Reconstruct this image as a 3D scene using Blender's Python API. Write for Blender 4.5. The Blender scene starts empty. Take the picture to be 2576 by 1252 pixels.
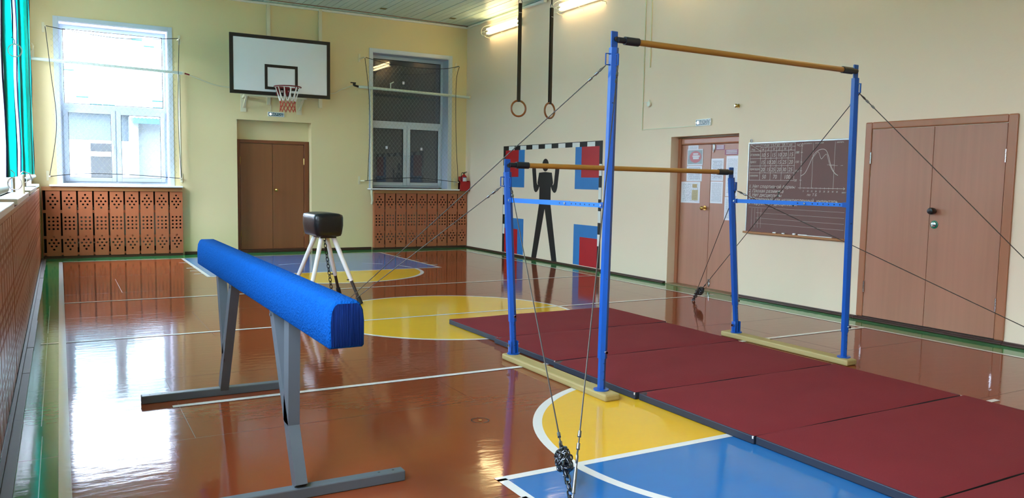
import bpy, bmesh, math, random
from mathutils import Vector, Matrix
random.seed(7)
SC = bpy.context.scene
COL = SC.collection
PI = math.pi
# ------------------------------------------------------------------ camera
FPX, YAW, PITCH, ROLL, CAMZ = 2004.77, .5165, -.0849, .0177, 1.42
fw = Vector((math.sin(YAW)*math.cos(PITCH), math.cos(YAW)*math.cos(PITCH), math.sin(PITCH)))
r0 = Vector((math.cos(YAW), -math.sin(YAW), 0)); u0 = r0.cross(fw)
rt = r0*math.cos(ROLL) + u0*math.sin(ROLL); up = -r0*math.sin(ROLL) + u0*math.cos(ROLL)
cam = bpy.data.cameras.new('camera'); cam.sensor_width = 36; cam.sensor_fit = 'HORIZONTAL'
cam.lens = FPX/2576*36; cam.clip_start = .03; cam.clip_end = 300
camo = bpy.data.objects.new('camera', cam); COL.objects.link(camo)
M = Matrix.Identity(4)
for i in range(3):
    M[i][0], M[i][1], M[i][2] = rt[i], up[i], -fw[i]
M[2][3] = CAMZ
camo.matrix_world = M
SC.camera = camo
# ------------------------------------------------------------------ light, exposure
SKY = 3.6           # overcast daylight
LAMP = 3.4         # fluorescent tubes
w = bpy.data.worlds.new('overcast_sky'); SC.world = w; w.use_nodes = True
nt = w.node_tree; bg = nt.nodes['Background']; bg.inputs[0].default_value = (.71, .79, 1.0, 1)
_tc = nt.nodes.new('ShaderNodeTexCoord'); _sp = nt.nodes.new('ShaderNodeSeparateXYZ'); nt.links.new(_tc.outputs['Generated'], _sp.inputs[0])
_mr = nt.nodes.new('ShaderNodeMapRange'); _mr.inputs['From Min'].default_value = 0; _mr.inputs['From Max'].default_value = 1   # bright overcast, a little brighter overhead
_mr.inputs['To Min'].default_value = SKY; _mr.inputs['To Max'].default_value = SKY*1.35
nt.links.new(_sp.outputs['Z'], _mr.inputs['Value']); nt.links.new(_mr.outputs[0], bg.inputs[1])
SC.view_settings.view_transform = 'Standard'; SC.view_settings.look = 'None'
SC.view_settings.gamma = 1; SC.view_settings.use_curve_mapping = False
SC.view_settings.exposure = 3.02
cy = SC.cycles
cy.max_bounces = 10; cy.diffuse_bounces = 5; cy.glossy_bounces = 5; cy.transmission_bounces = 6
cy.transparent_max_bounces = 16; cy.caustics_reflective = False; cy.caustics_refractive = False
cy.sample_clamp_indirect = 8
def portal(loc, sx, sy, direction):
    l = bpy.data.lights.new('daylight_portal', 'AREA'); l.shape = 'RECTANGLE'; l.size = sx; l.size_y = sy
    l.cycles.is_portal = True
    o = bpy.data.objects.new('daylight_portal', l); COL.objects.link(o); o.location = loc
    o.rotation_euler = Vector(direction).to_track_quat('-Z', 'Y').to_euler()
# ------------------------------------------------------------------ room sizes
XL, XR, YN, YB, ZC = -.40, 7.517, -.45, 15.292, 4.611
LWIN = [2.025, 4.975, 7.925, 10.875, 13.75]      # centres of the windows in the left wall
for c in LWIN:
    portal((XL-.32, c, 2.57), 2.15, 2.68, (1, 0, 0))
portal((.876, YB+.33, 2.57), 1.66, 2.68, (0, -1, 0))
# ------------------------------------------------------------------ materials
def lin(h):
    h = h.lstrip('#'); o = []
    for i in (0, 2, 4):
        v = int(h[i:i+2], 16)/255
        o.append(v/12.92 if v <= .04045 else ((v+.055)/1.055)**2.4)
    return (*o, 1)
def mat(name, col, rough=.5, metal=0., var=.12, scale=5., stretch=(1, 1, 1), bump=0., bscale=None, bstretch=None, spec=.5, coat=0., trans=0., wear=None, wearamt=.5, wearscale=14):
    m = bpy.data.materials.new(name); m.use_nodes = True
    nt = m.node_tree; N = nt.nodes; Lk = nt.links
    p = N['Principled BSDF']
    p.inputs['Roughness'].default_value = rough; p.inputs['Metallic'].default_value = metal
    p.inputs['Specular IOR Level'].default_value = spec
    if coat: p.inputs['Coat Weight'].default_value = coat; p.inputs['Coat Roughness'].default_value = .08
    tc = N.new('ShaderNodeTexCoord'); mp = N.new('ShaderNodeMapping'); mp.inputs['Scale'].default_value = stretch
    Lk.new(tc.outputs['Object'], mp.inputs['Vector'])
    nz = N.new('ShaderNodeTexNoise'); nz.inputs['Scale'].default_value = scale; nz.inputs['Detail'].default_value = 5
    Lk.new(mp.outputs['Vector'], nz.inputs['Vector'])
    mx = N.new('ShaderNodeMix'); mx.data_type = 'RGBA'
    c = lin(col) if isinstance(col, str) else col
    mx.inputs['A'].default_value = tuple(v*(1-var) for v in c[:3]) + (1,)
    mx.inputs['B'].default_value = tuple(min(1, v*(1+var)) for v in c[:3]) + (1,)
    Lk.new(nz.outputs['Fac'], mx.inputs['Factor'])
    out = mx.outputs['Result']
    if wear:
        n2 = N.new('ShaderNodeTexNoise'); n2.inputs['Scale'].default_value = wearscale; n2.inputs['Detail'].default_value = 8
        Lk.new(tc.outputs['Object'], n2.inputs['Vector'])
        rp = N.new('ShaderNodeValToRGB'); rp.color_ramp.elements[0].position = 1-wearamt; rp.color_ramp.elements[1].position = min(1, 1.04-wearamt)
        Lk.new(n2.outputs['Fac'], rp.inputs['Fac'])
        m2 = N.new('ShaderNodeMix'); m2.data_type = 'RGBA'; m2.inputs['B'].default_value = lin(wear)
        Lk.new(rp.outputs['Color'], m2.inputs['Factor']); Lk.new(out, m2.inputs['A']); out = m2.outputs['Result']
    Lk.new(out, p.inputs['Base Color'])
    if bump:
        mb = N.new('ShaderNodeMapping'); mb.inputs['Scale'].default_value = bstretch or stretch
        Lk.new(tc.outputs['Object'], mb.inputs['Vector'])
        nb = N.new('ShaderNodeTexNoise'); nb.inputs['Scale'].default_value = bscale or scale; nb.inputs['Detail'].default_value = 3
        Lk.new(mb.outputs['Vector'], nb.inputs['Vector'])
        bp = N.new('ShaderNodeBump'); bp.inputs['Strength'].default_value = bump; bp.inputs['Distance'].default_value = .02
        Lk.new(nb.outputs['Fac'], bp.inputs['Height']); Lk.new(bp.outputs['Normal'], p.inputs['Normal'])
    if trans:
        tr = N.new('ShaderNodeBsdfTranslucent'); ms = N.new('ShaderNodeMixShader'); ms.inputs[0].default_value = trans
        Lk.new(out, tr.inputs['Color']); Lk.new(p.outputs[0], ms.inputs[1]); Lk.new(tr.outputs[0], ms.inputs[2])
        Lk.new(ms.outputs[0], N['Material Output'].inputs[0])
    return m
def emit(name, col, s):
    m = bpy.data.materials.new(name); m.use_nodes = True; nt = m.node_tree
    nt.nodes.remove(nt.nodes['Principled BSDF']); e = nt.nodes.new('ShaderNodeEmission')
    e.inputs[0].default_value = (*col, 1); e.inputs[1].default_value = s
    nt.links.new(e.outputs[0], nt.nodes['Material Output'].inputs[0]); return m
def glass(name):
    m = bpy.data.materials.new(name); m.use_nodes = True; nt = m.node_tree; N = nt.nodes
    N.remove(N['Principled BSDF'])
    t = N.new('ShaderNodeBsdfTransparent'); t.inputs[0].default_value = (.96, .98, .97, 1)
    g = N.new('ShaderNodeBsdfGlossy'); g.inputs['Roughness'].default_value = .0
    lw = N.new('ShaderNodeLayerWeight'); lw.inputs[0].default_value = .5      # Schlick: 4 % at each face of the unit
    pw = N.new('ShaderNodeMath'); pw.operation = 'POWER'; pw.inputs[1].default_value = 5; nt.links.new(lw.outputs['Facing'], pw.inputs[0])
    f = N.new('ShaderNodeMath'); f.operation = 'MULTIPLY_ADD'; f.inputs[1].default_value = .95; f.inputs[2].default_value = .045; nt.links.new(pw.outputs[0], f.inputs[0])
    s = N.new('ShaderNodeMixShader')
    nt.links.new(f.outputs[0], s.inputs[0]); nt.links.new(t.outputs[0], s.inputs[1]); nt.links.new(g.outputs[0], s.inputs[2])
    nt.links.new(s.outputs[0], N['Material Output'].inputs[0]); return m
def lined(name, base, ink, rows, dens=.46, cols=26):
    """a sheet of print: rows of broken ink lines, in the sheet's own generated coordinates (u = Y, v = Z)"""
    m = bpy.data.materials.new(name); m.use_nodes = True; nt = m.node_tree; N = nt.nodes; Lk = nt.links
    p = N['Principled BSDF']; p.inputs['Roughness'].default_value = .35
    tc = N.new('ShaderNodeTexCoord'); sp = N.new('ShaderNodeSeparateXYZ'); Lk.new(tc.outputs['Generated'], sp.inputs[0])
    def mth(op, a, b=None):
        n = N.new('ShaderNodeMath'); n.operation = op
        for i, v in enumerate((a, b)):
            if v is None: continue
            if hasattr(v, 'is_linked'): Lk.new(v, n.inputs[i])
            else: n.inputs[i].default_value = v
        return n.outputs[0]
    v = mth('MULTIPLY', sp.outputs['Z'], rows)
    on = mth('LESS_THAN', mth('FRACT', v), .42)
    cx = N.new('ShaderNodeCombineXYZ'); Lk.new(mth('MULTIPLY', sp.outputs['Y'], cols), cx.inputs[0]); Lk.new(mth('MULTIPLY', mth('FLOOR', v), 7.3), cx.inputs[1])
    nz = N.new('ShaderNodeTexNoise'); nz.inputs['Scale'].default_value = 1; nz.inputs['Detail'].default_value = 1; Lk.new(cx.outputs[0], nz.inputs['Vector'])
    wd = mth('GREATER_THAN', nz.outputs['Fac'], dens)
    mar = mth('MULTIPLY', mth('GREATER_THAN', sp.outputs['Y'], .1), mth('LESS_THAN', sp.outputs['Y'], .9))
    mar2 = mth('MULTIPLY', mth('GREATER_THAN', sp.outputs['Z'], .08), mth('LESS_THAN', sp.outputs['Z'], .93))
    k = mth('MULTIPLY', mth('MULTIPLY', on, wd), mth('MULTIPLY', mar, mar2))
    mx = N.new('ShaderNodeMix'); mx.data_type = 'RGBA'; Lk.new(k, mx.inputs['Factor'])
    mx.inputs['A'].default_value = lin(base); mx.inputs['B'].default_value = lin(ink); Lk.new(mx.outputs['Result'], p.inputs['Base Color'])
    return m
def floor_paint(name, col, var=.10):
    return mat(name, col, rough=.075, var=var, scale=1.7, bump=.04, bscale=3.0, bstretch=(2.2, 5.5, 1), spec=.32)
MT = {}
def D(k, *a, **kw): MT[k] = mat(k, *a, **kw)
D('wall_yellow', '#e0cf9d', rough=.7, var=.03, scale=1.2, bump=.05, bscale=40)
D('wall_cream', '#efdac0', rough=.65, var=.025, scale=1.0, bump=.05, bscale=40)
D('ceiling_white', '#c0d8d0', rough=.35, var=.06, scale=2, stretch=(4, .4, 1))
D('dark_gap', '#2a241c', rough=.9)
for k, c in dict(floor_brown='#7e3d20', floor_green='#2f8048', floor_yellow='#dcae28', floor_blue='#2a6cab', floor_white='#d8dad6').items():
    MT[k] = floor_paint(k, c, .05 if k == 'floor_white' else .09)
D('seam_dark', '#43241a', rough=.4)
D('baseboard_brown', '#3c2319', rough=.35, var=.2, scale=3, stretch=(6, 1, 20))
D('baseboard_grey', '#4c4a46', rough=.5, var=.2)
D('upvc', '#c4cfd8', rough=.3, var=.02)
D('lining', '#c9cedd', rough=.45, var=.02)
D('sill_white', '#e6eaea', rough=.3, var=.02)
MT['glass'] = glass('glass')
D('gasket', '#23292c', rough=.6)
D('laminate_screen', '#a96340', rough=.30, var=.07, scale=3, stretch=(8, 8, .6))
D('laminate_rail', '#ab7546', rough=.35, var=.08, scale=4)
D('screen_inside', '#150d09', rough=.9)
D('radiator_white', '#a8a89c', rough=.4)
D('door_dark', '#84512f', rough=.40, var=.16, scale=2.4, stretch=(7, 7, .25))
D('door_light', '#b17b63', rough=.38, var=.13, scale=2.4, stretch=(7, 7, .25))
D('casing_light', '#ad7152', rough=.35, var=.10, scale=3, stretch=(4, 4, .4))
D('casing_dark', '#7c4526', rough=.4, var=.12, scale=3, stretch=(4, 4, .4))
D('threshold_wood', '#8d7354', rough=.5, var=.15)
D('brass', '#c9a860', rough=.22, metal=1)
D('chrome', '#c8c8c8', rough=.2, metal=1)
D('steel', '#8d9196', rough=.32, metal=1)
D('chain_steel', '#5b6168', rough=.3, metal=1)
D('chain_black', '#17130f', rough=.5, metal=.3)
D('cable_grey', '#5a5652', rough=.45, metal=.7)
D('black_plastic', '#111213', rough=.35)
D('black_paint', '#15130f', rough=.55)
D('white_paint', '#e8e8e2', rough=.5)
D('red_paint', '#b3121c', rough=.5)
D('blue_paint', '#2b78bd', rough=.5)
D('board_white', '#e2e4e4', rough=.16, var=.03, scale=2)
D('board_black', '#0c0c0b', rough=.4)
D('rim_red', '#7a1a20', rough=.35)
D('net_white', '#e9e4da', rough=.7)
D('net_red', '#b5402c', rough=.7)
D('cream_metal', '#ddd6b6', rough=.45, var=.05)
D('pipe_cream', '#d9d4b4', rough=.4, var=.04)
D('pipe_pale', '#c6d3c6', rough=.4, var=.04)
D('cord_black', '#1a1a15', rough=.8)
D('net_thread', '#8f9584', rough=.7)
D('turquoise_cloth', '#0fc9bf', rough=.7, var=.15, scale=6, stretch=(1, 3, .8), trans=.85, bump=.3, bscale=14)
D('navy_cord', '#0c2446', rough=.8)
D('beam_blue', '#06458a', rough=.95, var=.2, scale=30, bump=.5, bscale=110, spec=.04)
D('beam_end', '#0a2a6c', rough=.9, var=.2, scale=60, stretch=(9, 1, .5), bump=.7, bscale=34, bstretch=(9, 1, .12), spec=.15)
D('grey_enamel', '#566067', rough=.38, var=.08, scale=9, wear='#2b2826', wearamt=.30, wearscale=9)
D('leather_black', '#101114', rough=.33, var=.2, bump=.12, bscale=60)
D('leg_white', '#dcd6d6', rough=.4, var=.08, scale=12)
D('rust_black', '#2c211b', rough=.55, var=.4, scale=20)
D('rubber', '#141312', rough=.7)
D('post_blue', '#0d4fa6', rough=.30, var=.06, scale=8, wear='#10233f', wearamt=.29, wearscale=26)
D('crossbar_blue', '#1c6fd4', rough=.35, var=.05)
D('bar_wood', '#a8772f', rough=.35, var=.18, scale=6, stretch=(.5, 8, 8))
D('sleeve_navy', '#161d26', rough=.45)
D('sleeper_wood', '#a3935f', rough=.6, var=.13, scale=5, stretch=(14, .7, 14))
D('mat_burgundy', '#74232b', rough=.8, var=.10, scale=3, bump=.12, bscale=120, spec=.2)
D('mat_side', '#232a38', rough=.55, var=.15)
D('velcro_white', '#d6d4cf', rough=.9)
D('chalk_brown', '#704d48', rough=.6, var=.10, scale=3)
D('chalk', '#cfc6c0', rough=.95)
D('alu', '#b9bcbd', rough=.4, metal=.6)
D('ring_wood', '#8a5227', rough=.25, var=.15, scale=20)
D('strap_olive', '#2c271b', rough=.8)
D('ext_red', '#a8121a', rough=.25)
D('ext_label', '#c3cdd6', rough=.4)
D('ext_blue', '#3d5b86', rough=.4)
D('sign_teal', '#1f5560', rough=.3)
D('sign_white', '#e4ecec', rough=.35)
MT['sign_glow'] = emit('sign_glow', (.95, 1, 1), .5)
MT['tube'] = emit('tube', (1.0, .74, .38), LAMP)
D('lamp_white', '#e3e3d8', rough=.4)
D('wire_white', '#e0dcc6', rough=.4)
D('paper', '#dcdde6', rough=.5, var=.02)
D('poster_pink', '#b55a62', rough=.4)
D('poster_grey', '#8fa0a8', rough=.4, var=.4, scale=9)
D('plaque_plum', '#8a3154', rough=.4)
D('tan', '#b9a074', rough=.5)
D('plate_olive', '#6d6a36', rough=.6)
D('green_ring', '#12795c', rough=.4)
D('snow', '#eef2f6', rough=.8, var=.03)
D('ground_dark', '#4a4844', rough=.9, var=.2)
D('stucco_grey', '#3d484f', rough=.9, var=.12, scale=3, bump=.3, bscale=30)
D('stucco_pale', '#525b60', rough=.9, var=.15, scale=3, bump=.3, bscale=30)
D('stucco_white', '#e6ecef', rough=.9, var=.03)
D('dark_pane', '#1a222b', rough=.3)
D('roof_tile', '#8fa6a8', rough=.6, var=.1)
D('teal_tile', '#14555a', rough=.5)
D('fascia_blue', '#0c4468', rough=.5)
D('brown_trunk', '#3b2a2a', rough=.8)
D('annex_dark', '#141713', rough=.9)
# ------------------------------------------------------------------ mesh builder
class MB:
    def __init__(s): s.bm = bmesh.new(); s.mi = 0
    def _f(s, vs):
        try: f = s.bm.faces.new(vs)
        except ValueError: return None
        f.material_index = s.mi; return f
    def box(s, c, d, rot=None, bev=0):
        t = bmesh.new(); bmesh.ops.create_cube(t, size=1)
        for v in t.verts: v.co = Vector((v.co.x*d[0], v.co.y*d[1], v.co.z*d[2]))
        if bev: bmesh.ops.bevel(t, geom=t.edges[:], offset=bev, segments=2, affect='EDGES', profile=.5)
        mtx = Matrix.Translation(c) @ (rot.to_4x4() if rot else Matrix.Identity(4))
        s._merge(t, mtx); return s
    def _merge(s, t, mtx):
        mp = {v: s.bm.verts.new(mtx @ v.co) for v in t.verts}
        for f in t.faces: s._f([mp[v] for v in f.verts])
        t.free()
    def b2(s, x0, x1, y0, y1, z0, z1, bev=0):
        return s.box(((x0+x1)/2, (y0+y1)/2, (z0+z1)/2), (abs(x1-x0), abs(y1-y0), abs(z1-z0)), None, bev)
    def bar(s, p0, p1, wx, wy, side=None):
        """rectangular bar from p0 to p1; side = direction of the wx edge"""
        p0, p1 = Vector(p0), Vector(p1); d = (p1-p0).normalized()
        a = Vector(side or ((1, 0, 0) if abs(d.x) < .8 else (0, 1, 0))); a = (a - d*a.dot(d)).normalized(); b = d.cross(a)
        q = [(-1, -1), (1, -1), (1, 1), (-1, 1)]
        A = [s.bm.verts.new(p0+a*wx/2*i+b*wy/2*j) for i, j in q]; B = [s.bm.verts.new(p1+a*wx/2*i+b*wy/2*j) for i, j in q]
        s._f(A[::-1]); s._f(B)
        for i in range(4): s._f([A[i], A[(i+1) % 4], B[(i+1) % 4], B[i]])
        return s
    def cyl(s, p0, p1, r, r1=None, seg=14, caps=True, phase=0):
        p0, p1 = Vector(p0), Vector(p1); r1 = r if r1 is None else r1; d = (p1-p0).normalized()
        a = d.orthogonal().normalized(); b = d.cross(a)
        if abs(d.z) > .9: a = (Vector((1, 0, 0))-d*d.x).normalized(); b = d.cross(a)
        A, B = [], []
        for i in range(seg):
            t = 2*PI*i/seg+phase; o = a*math.cos(t)+b*math.sin(t)
            A.append(s.bm.verts.new(p0+o*r)); B.append(s.bm.verts.new(p1+o*r1))
        for i in range(seg): s._f([A[i], A[(i+1) % seg], B[(i+1) % seg], B[i]])
        if caps: s._f(A[::-1]); s._f(B)
        return s
    def tube(s, pts, r, seg=8, closed=False, flat=None):
        pts = [Vector(p) for p in pts]; n = len(pts); rings = []; a = None
        for i in range(n):
            if closed: d = pts[(i+1) % n]-pts[i-1]
            else: d = pts[min(i+1, n-1)]-pts[max(i-1, 0)]
            d.normalize()
            a = d.orthogonal().normalized() if a is None else (a-d*a.dot(d)).normalized()
            b = d.cross(a)
            rings.append([s.bm.verts.new(pts[i]+(a*math.cos(2*PI*k/seg)+b*math.sin(2*PI*k/seg))*r) for k in range(seg)])
        for i in range(n if closed else n-1):
            A, B = rings[i], rings[(i+1) % n]
            if closed and i == n-1:      # best rotation match
                o = min(range(seg), key=lambda q: (A[0].co-B[q].co).length); B = B[o:]+B[:o]
            for k in range(seg): s._f([A[k], A[(k+1) % seg], B[(k+1) % seg], B[k]])
        if not closed: s._f(rings[0][::-1]); s._f(rings[-1])
        return s
    def prism(s, pts, vec):
        vec = Vector(vec); A = [s.bm.verts.new(Vector(p)) for p in pts]; B = [s.bm.verts.new(Vector(p)+vec) for p in pts]
        s._f(A[::-1]); s._f(B)
        for i in range(len(pts)): s._f([A[i], A[(i+1) % len(pts)], B[(i+1) % len(pts)], B[i]])
        return s
    def lathe(s, c, prof, seg=20, axis='z'):
        c = Vector(c); rings = []
        for r, h in prof:
            ring = []
            for k in range(seg):
                t = 2*PI*k/seg; x, y = r*math.cos(t), r*math.sin(t)
                v = {'z': (x, y, h), 'x': (h, x, y), 'y': (x, h, y)}[axis]
                ring.append(s.bm.verts.new(c+Vector(v)))
            rings.append(ring)
        for A, B in zip(rings, rings[1:]):
            for k in range(seg): s._f([A[k], A[(k+1) % seg], B[(k+1) % seg], B[k]])
        s._f(rings[0][::-1]); s._f(rings[-1]); return s
    def torus(s, c, R, r, n=(0, 0, 1), seg=28, rs=8, sx=1):
        n = Vector(n).normalized(); a = n.orthogonal().normalized()
        if abs(n.z) < .9: a = Vector((0, 0, 1)).cross(n).normalized()
        b = n.cross(a); c = Vector(c)
        return s.tube([c+(a*math.cos(2*PI*i/seg)*sx+b*math.sin(2*PI*i/seg))*R for i in range(seg)], r, rs, True)
    def link(s, c, d, side, ln, wd, r):
        """an oval chain link, long axis d, flat in plane (d, side)"""
        c, d = Vector(c), Vector(d).normalized(); sd = Vector(side); sd = (sd-d*sd.dot(d)).normalized()
        pts = []
        for i in range(10):
            t = 2*PI*i/10; cx_, sy_ = math.cos(t), math.sin(t)
            pts.append(c+d*(cx_*wd/2+math.copysign((ln-wd)/2, cx_) if abs(cx_) > 1e-6 else 0)+sd*(sy_*wd/2))
        return s.tube(pts, r, 6, True)
    def chain(s, p0, p1, ln=.04, wd=.022, r=.0035):
        p0, p1 = Vector(p0), Vector(p1); d = (p1-p0); L = d.length; d.normalize(); n = max(2, int(L/(ln-2.6*r)))
        a = d.orthogonal().normalized(); b = d.cross(a)
        for i in range(n): s.link(p0+d*L*(i+.5)/n, d, a if i % 2 else b, ln, wd, r)
        return s
    def build(s, name, m, parent=None, ang=None, loc=None):
        me = bpy.data.meshes.new(name)
        bmesh.ops.recalc_face_normals(s.bm, faces=s.bm.faces[:])
        if ang:
            for f in s.bm.faces: f.smooth = True
        s.bm.to_mesh(me); s.bm.free()
        for q in (m if isinstance(m, (list, tuple)) else [m]): me.materials.append(MT[q])
        if ang: me.set_sharp_from_angle(angle=math.radians(ang))
        return link(name, me, parent, loc)
def link(name, me, parent=None, loc=None):
    o = bpy.data.objects.new(name, me); COL.objects.link(o)
    if parent: o.parent = parent
    if loc: o.location = loc
    return o
def tag(o, label, cat, group=None, kind=None):
    o['label'] = label; o['category'] = cat
    if group: o['group'] = group
    if kind: o['kind'] = kind
    return o
def root(name, loc=(0, 0, 0), rz=0, label=None, cat=None, group=None):
    o = bpy.data.objects.new(name, None); COL.objects.link(o); o.empty_display_size = .1
    o.location = loc; o.rotation_euler = (0, 0, rz)
    if label: tag(o, label, cat, group)
    return o
def sroot(name, loc=(0, 0, 0), rz=0, label=None):
    o = root(name, loc, rz); o['kind'] = 'structure'
    if label: o['label'] = label
    return o
def struct(o, label=None):
    o['kind'] = 'structure'
    if label: o['label'] = label
    return o
def copy_tree(o, parent=None):
    c = o.copy(); COL.objects.link(c)
    if parent: c.parent = parent
    for ch in list(o.children): copy_tree(ch, c)
    return c
def text_mesh(lines, name, m, parent, depth=.0006):
    """lines: (string, 3D origin, size, u axis, v axis, shear, width factor). one mesh of flat letters"""
    mb = MB(); dg = None
    for st, org, size, ua, va, shear, wf in lines:
        cu = bpy.data.curves.new('letters', 'FONT'); cu.body = st; cu.size = size; cu.shear = shear; cu.extrude = depth; cu.resolution_u = 3
        ob = bpy.data.objects.new('letters', cu); COL.objects.link(ob)
        dg = bpy.context.evaluated_depsgraph_get(); ev = ob.evaluated_get(dg); me = ev.to_mesh()
        ua, va, org = Vector(ua), Vector(va), Vector(org); na = ua.cross(va)
        vs = [mb.bm.verts.new(org+ua*v.co.x*wf+va*v.co.y+na*v.co.z) for v in me.vertices]
        for p in me.polygons: mb._f([vs[i] for i in p.vertices])
        ev.to_mesh_clear(); bpy.data.objects.remove(ob); bpy.data.curves.remove(cu)
    return mb.build(name, m, parent)
# ================================================================== SETTING
def wall(name, m, mapf, us, zs, holes, t0, t1, recess=()):
    """wall of cells in (u, z); holes = (u0,u1,z0,z1) cut right through; recess = (u0,u1,z0,z1,depth)"""
    mb = MB()
    U = sorted(set([us[0], us[1]] + [h[i] for h in list(holes)+list(recess) for i in (0, 1)]))
    Z = sorted(set([zs[0], zs[1]] + [h[i] for h in list(holes)+list(recess) for i in (2, 3)]))
    for a, b in zip(U, U[1:]):
        for c, d in zip(Z, Z[1:]):
            um, zm = (a+b)/2, (c+d)/2
            if any(h[0] < um < h[1] and h[2] < zm < h[3] for h in holes): continue
            dep = t0
            for h in recess:
                if h[0] < um < h[1] and h[2] < zm < h[3]: dep = t0+h[4]
            A, B = mapf(a, dep, c), mapf(b, t1, d)
            mb.b2(A[0], B[0], A[1], B[1], A[2], B[2])
    return struct(mb.build(name, m))
WZ0, WZ1 = 1.23, 3.91
BW = (.045, 1.707)                       # opening of the left window in the back wall
RW = (5.445, 7.105)
wall('wall_back', 'wall_yellow', lambda u, d, z: (u, YB+d, z), (XL-.45, XR+.35), (-.05, ZC+.1),
     [(BW[0], BW[1], WZ0, WZ1), (RW[0], RW[1], WZ0, WZ1)], 0, .45, [(2.852, 4.222, -.05, 2.458, .205), (2.852, 4.222, 2.104, 2.458, .0)] and [(2.852, 4.222, 0, 2.458, .205)])
wall('wall_right', 'wall_cream', lambda u, d, z: (XR+d, u, z), (YN, YB), (-.05, ZC+.1), [], 0, .35, [(7.457, 8.749, 0, 2.077, .19)])
wall('wall_left', 'wall_yellow', lambda u, d, z: (XL-d, u, z), (YN, YB), (-.05, ZC+.1), [(c-1.075, c+1.075, WZ0, WZ1) for c in LWIN], 0, .45)
wall('wall_near', 'wall_yellow', lambda u, d, z: (u, YN-d, z), (XL-.45, XR+.35), (-.05, ZC+.1), [], 0, .2)
# ceiling of long painted boards
mb = MB(); x = XL-.02; k = 0
while x < XR+.02:
    wdt = .1335; dz = random.uniform(-.003, .003)
    mb.b2(x+.005, min(x+wdt-.005, XR+.02), YN, YB, ZC+dz, ZC+.03)
    x += wdt; k += 1
mb.mi = 1; mb.b2(XL-.45, XR+.35, YN-.2, YB+.45, ZC+.025, ZC+.12)
struct(mb.build('ceiling', ['ceiling_white', 'dark_gap']), 'ceiling of long painted boards')
mb = MB(); mb.b2(XL, XR, YB-.05, YB, ZC-.045, ZC-.004, .01); struct(mb.build('trim_1', 'lamp_white'), 'white moulding under the ceiling')
mb = MB(); mb.b2(XR-.04, XR, YN, YB-.05, ZC-.04, ZC-.004, .01); struct(mb.build('trim_2', 'lamp_white'), 'white moulding under the ceiling')
mb = MB(); mb.tube([(XL, YB-.33, ZC-.012), (2.5, YB-.31, ZC-.012), (5.05, YB-.28, ZC-.012), (XR-.05, YB-.13, ZC-.012)], .006, 6); struct(mb.build('trim_3', 'casing_dark'), 'thin brown beading on the ceiling')
# floor and its painted court (paint layers lie on the boards)
mb = MB(); mats = ['floor_brown', 'floor_green', 'floor_yellow', 'floor_blue', 'floor_white', 'seam_dark']
mb.b2(XL-.4, XR+.3, YN-.2, YB+.4, -.06, 0)
def sheet(pts, lvl, mi):
    mb.mi = mi; mb._f([mb.bm.verts.new((p[0], p[1], .0004*lvl)) for p in pts])
def rect(x0, x1, y0, y1, lvl, mi): sheet([(x0, y0), (x1, y0), (x1, y1), (x0, y1)], lvl, mi)
def arc(cx_, cy_, r, a0, a1, n=48): return [(cx_+r*math.cos(a0+(a1-a0)*i/n), cy_+r*math.sin(a0+(a1-a0)*i/n)) for i in range(n+1)]
def ringband(cx_, cy_, r0_, r1_, a0, a1, lvl, mi, n=64):
    I = arc(cx_, cy_, r0_, a0, a1, n); O_ = arc(cx_, cy_, r1_, a0, a1, n)
    for i in range(n): sheet([I[i], O_[i], O_[i+1], I[i+1]], lvl, mi)
W_, G_, Y_, B_, S_ = 4, 1, 2, 3, 5
BX0, BX1, BY0, BY1 = -.04, 7.105, .58, 14.62
rect(XL, BX0, YN, YB, 1, G_); rect(BX1, XR, YN, YB, 1, G_); rect(BX0, BX1, BY1, YB, 1, G_); rect(BX0, BX1, YN, BY0, 1, G_)
CX = 3.58; YA, YM, YC = 9.925, 7.60, 5.196
for yy in (1.6, 3.05, 4.51, 5.95, 8.85, 10.6, 12.4): rect(XL+.1, XR-.1, yy, yy+.003, 1.2, S_)
for xx in (.9, 2.6, 4.9, 6.2):
    for yy in (1.6, 4.51, 7.4, 10.6): rect(xx+.3*math.sin(yy), xx+.3*math.sin(yy)+.003, yy, yy+1.4, 1.2, S_)
for sgn, yf, yb in ((-1, 11.80, BY1), (1, 3.235, BY0)):
    rect(1.80, 5.36, min(yf, yb), max(yf, yb), 2, B_)
    a0 = PI if sgn < 0 else 0
    sheet(arc(CX, yf, 1.37, a0, a0+PI), 3, Y_)
    ringband(CX, yf, 1.32, 1.375, a0, a0+PI, 4, W_)
    if sgn > 0: ringband(CX, yf, 1.32, 1.375, PI, 2*PI, 4, W_)
    else:
        for q in range(6): ringband(CX, yf, 1.33, 1.37, PI*(q+.2)/6, PI*(q+.75)/6, 4, W_, 10)
    for xx in (1.80, 5.36): rect(xx-.025, xx+.025, min(yf, yb), max(yf, yb), 5, W_)
    rect(1.775, 5.385, yf-.025, yf+.025, 5, W_)
    for xx, o in ((1.80, -1), (5.36, 1)):
        for q in (.75, 1.6, 2.0, 2.4):
            yy = yb+(q if yb < 7 else -q); rect(xx, xx+o*.14, yy-.02, yy+.02, 5, W_)
rect(1.78, 5.38, 2.0, 2.0, 5, W_)
sheet(arc(CX, YM, 1.37, 0, 2*PI, 72)[:-1], 2, Y_); ringband(CX, YM, 1.335, 1.38, 0, 2*PI, 3, W_, 72)
rect(BX0, .013, BY0, BY1, 6, W_); rect(7.06, BX1, BY0, BY1, 6, W_); rect(BX0, BX1, BY1-.045, BY1, 6, W_); rect(BX0, BX1, BY0, BY0+.045, 6, W_)
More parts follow.
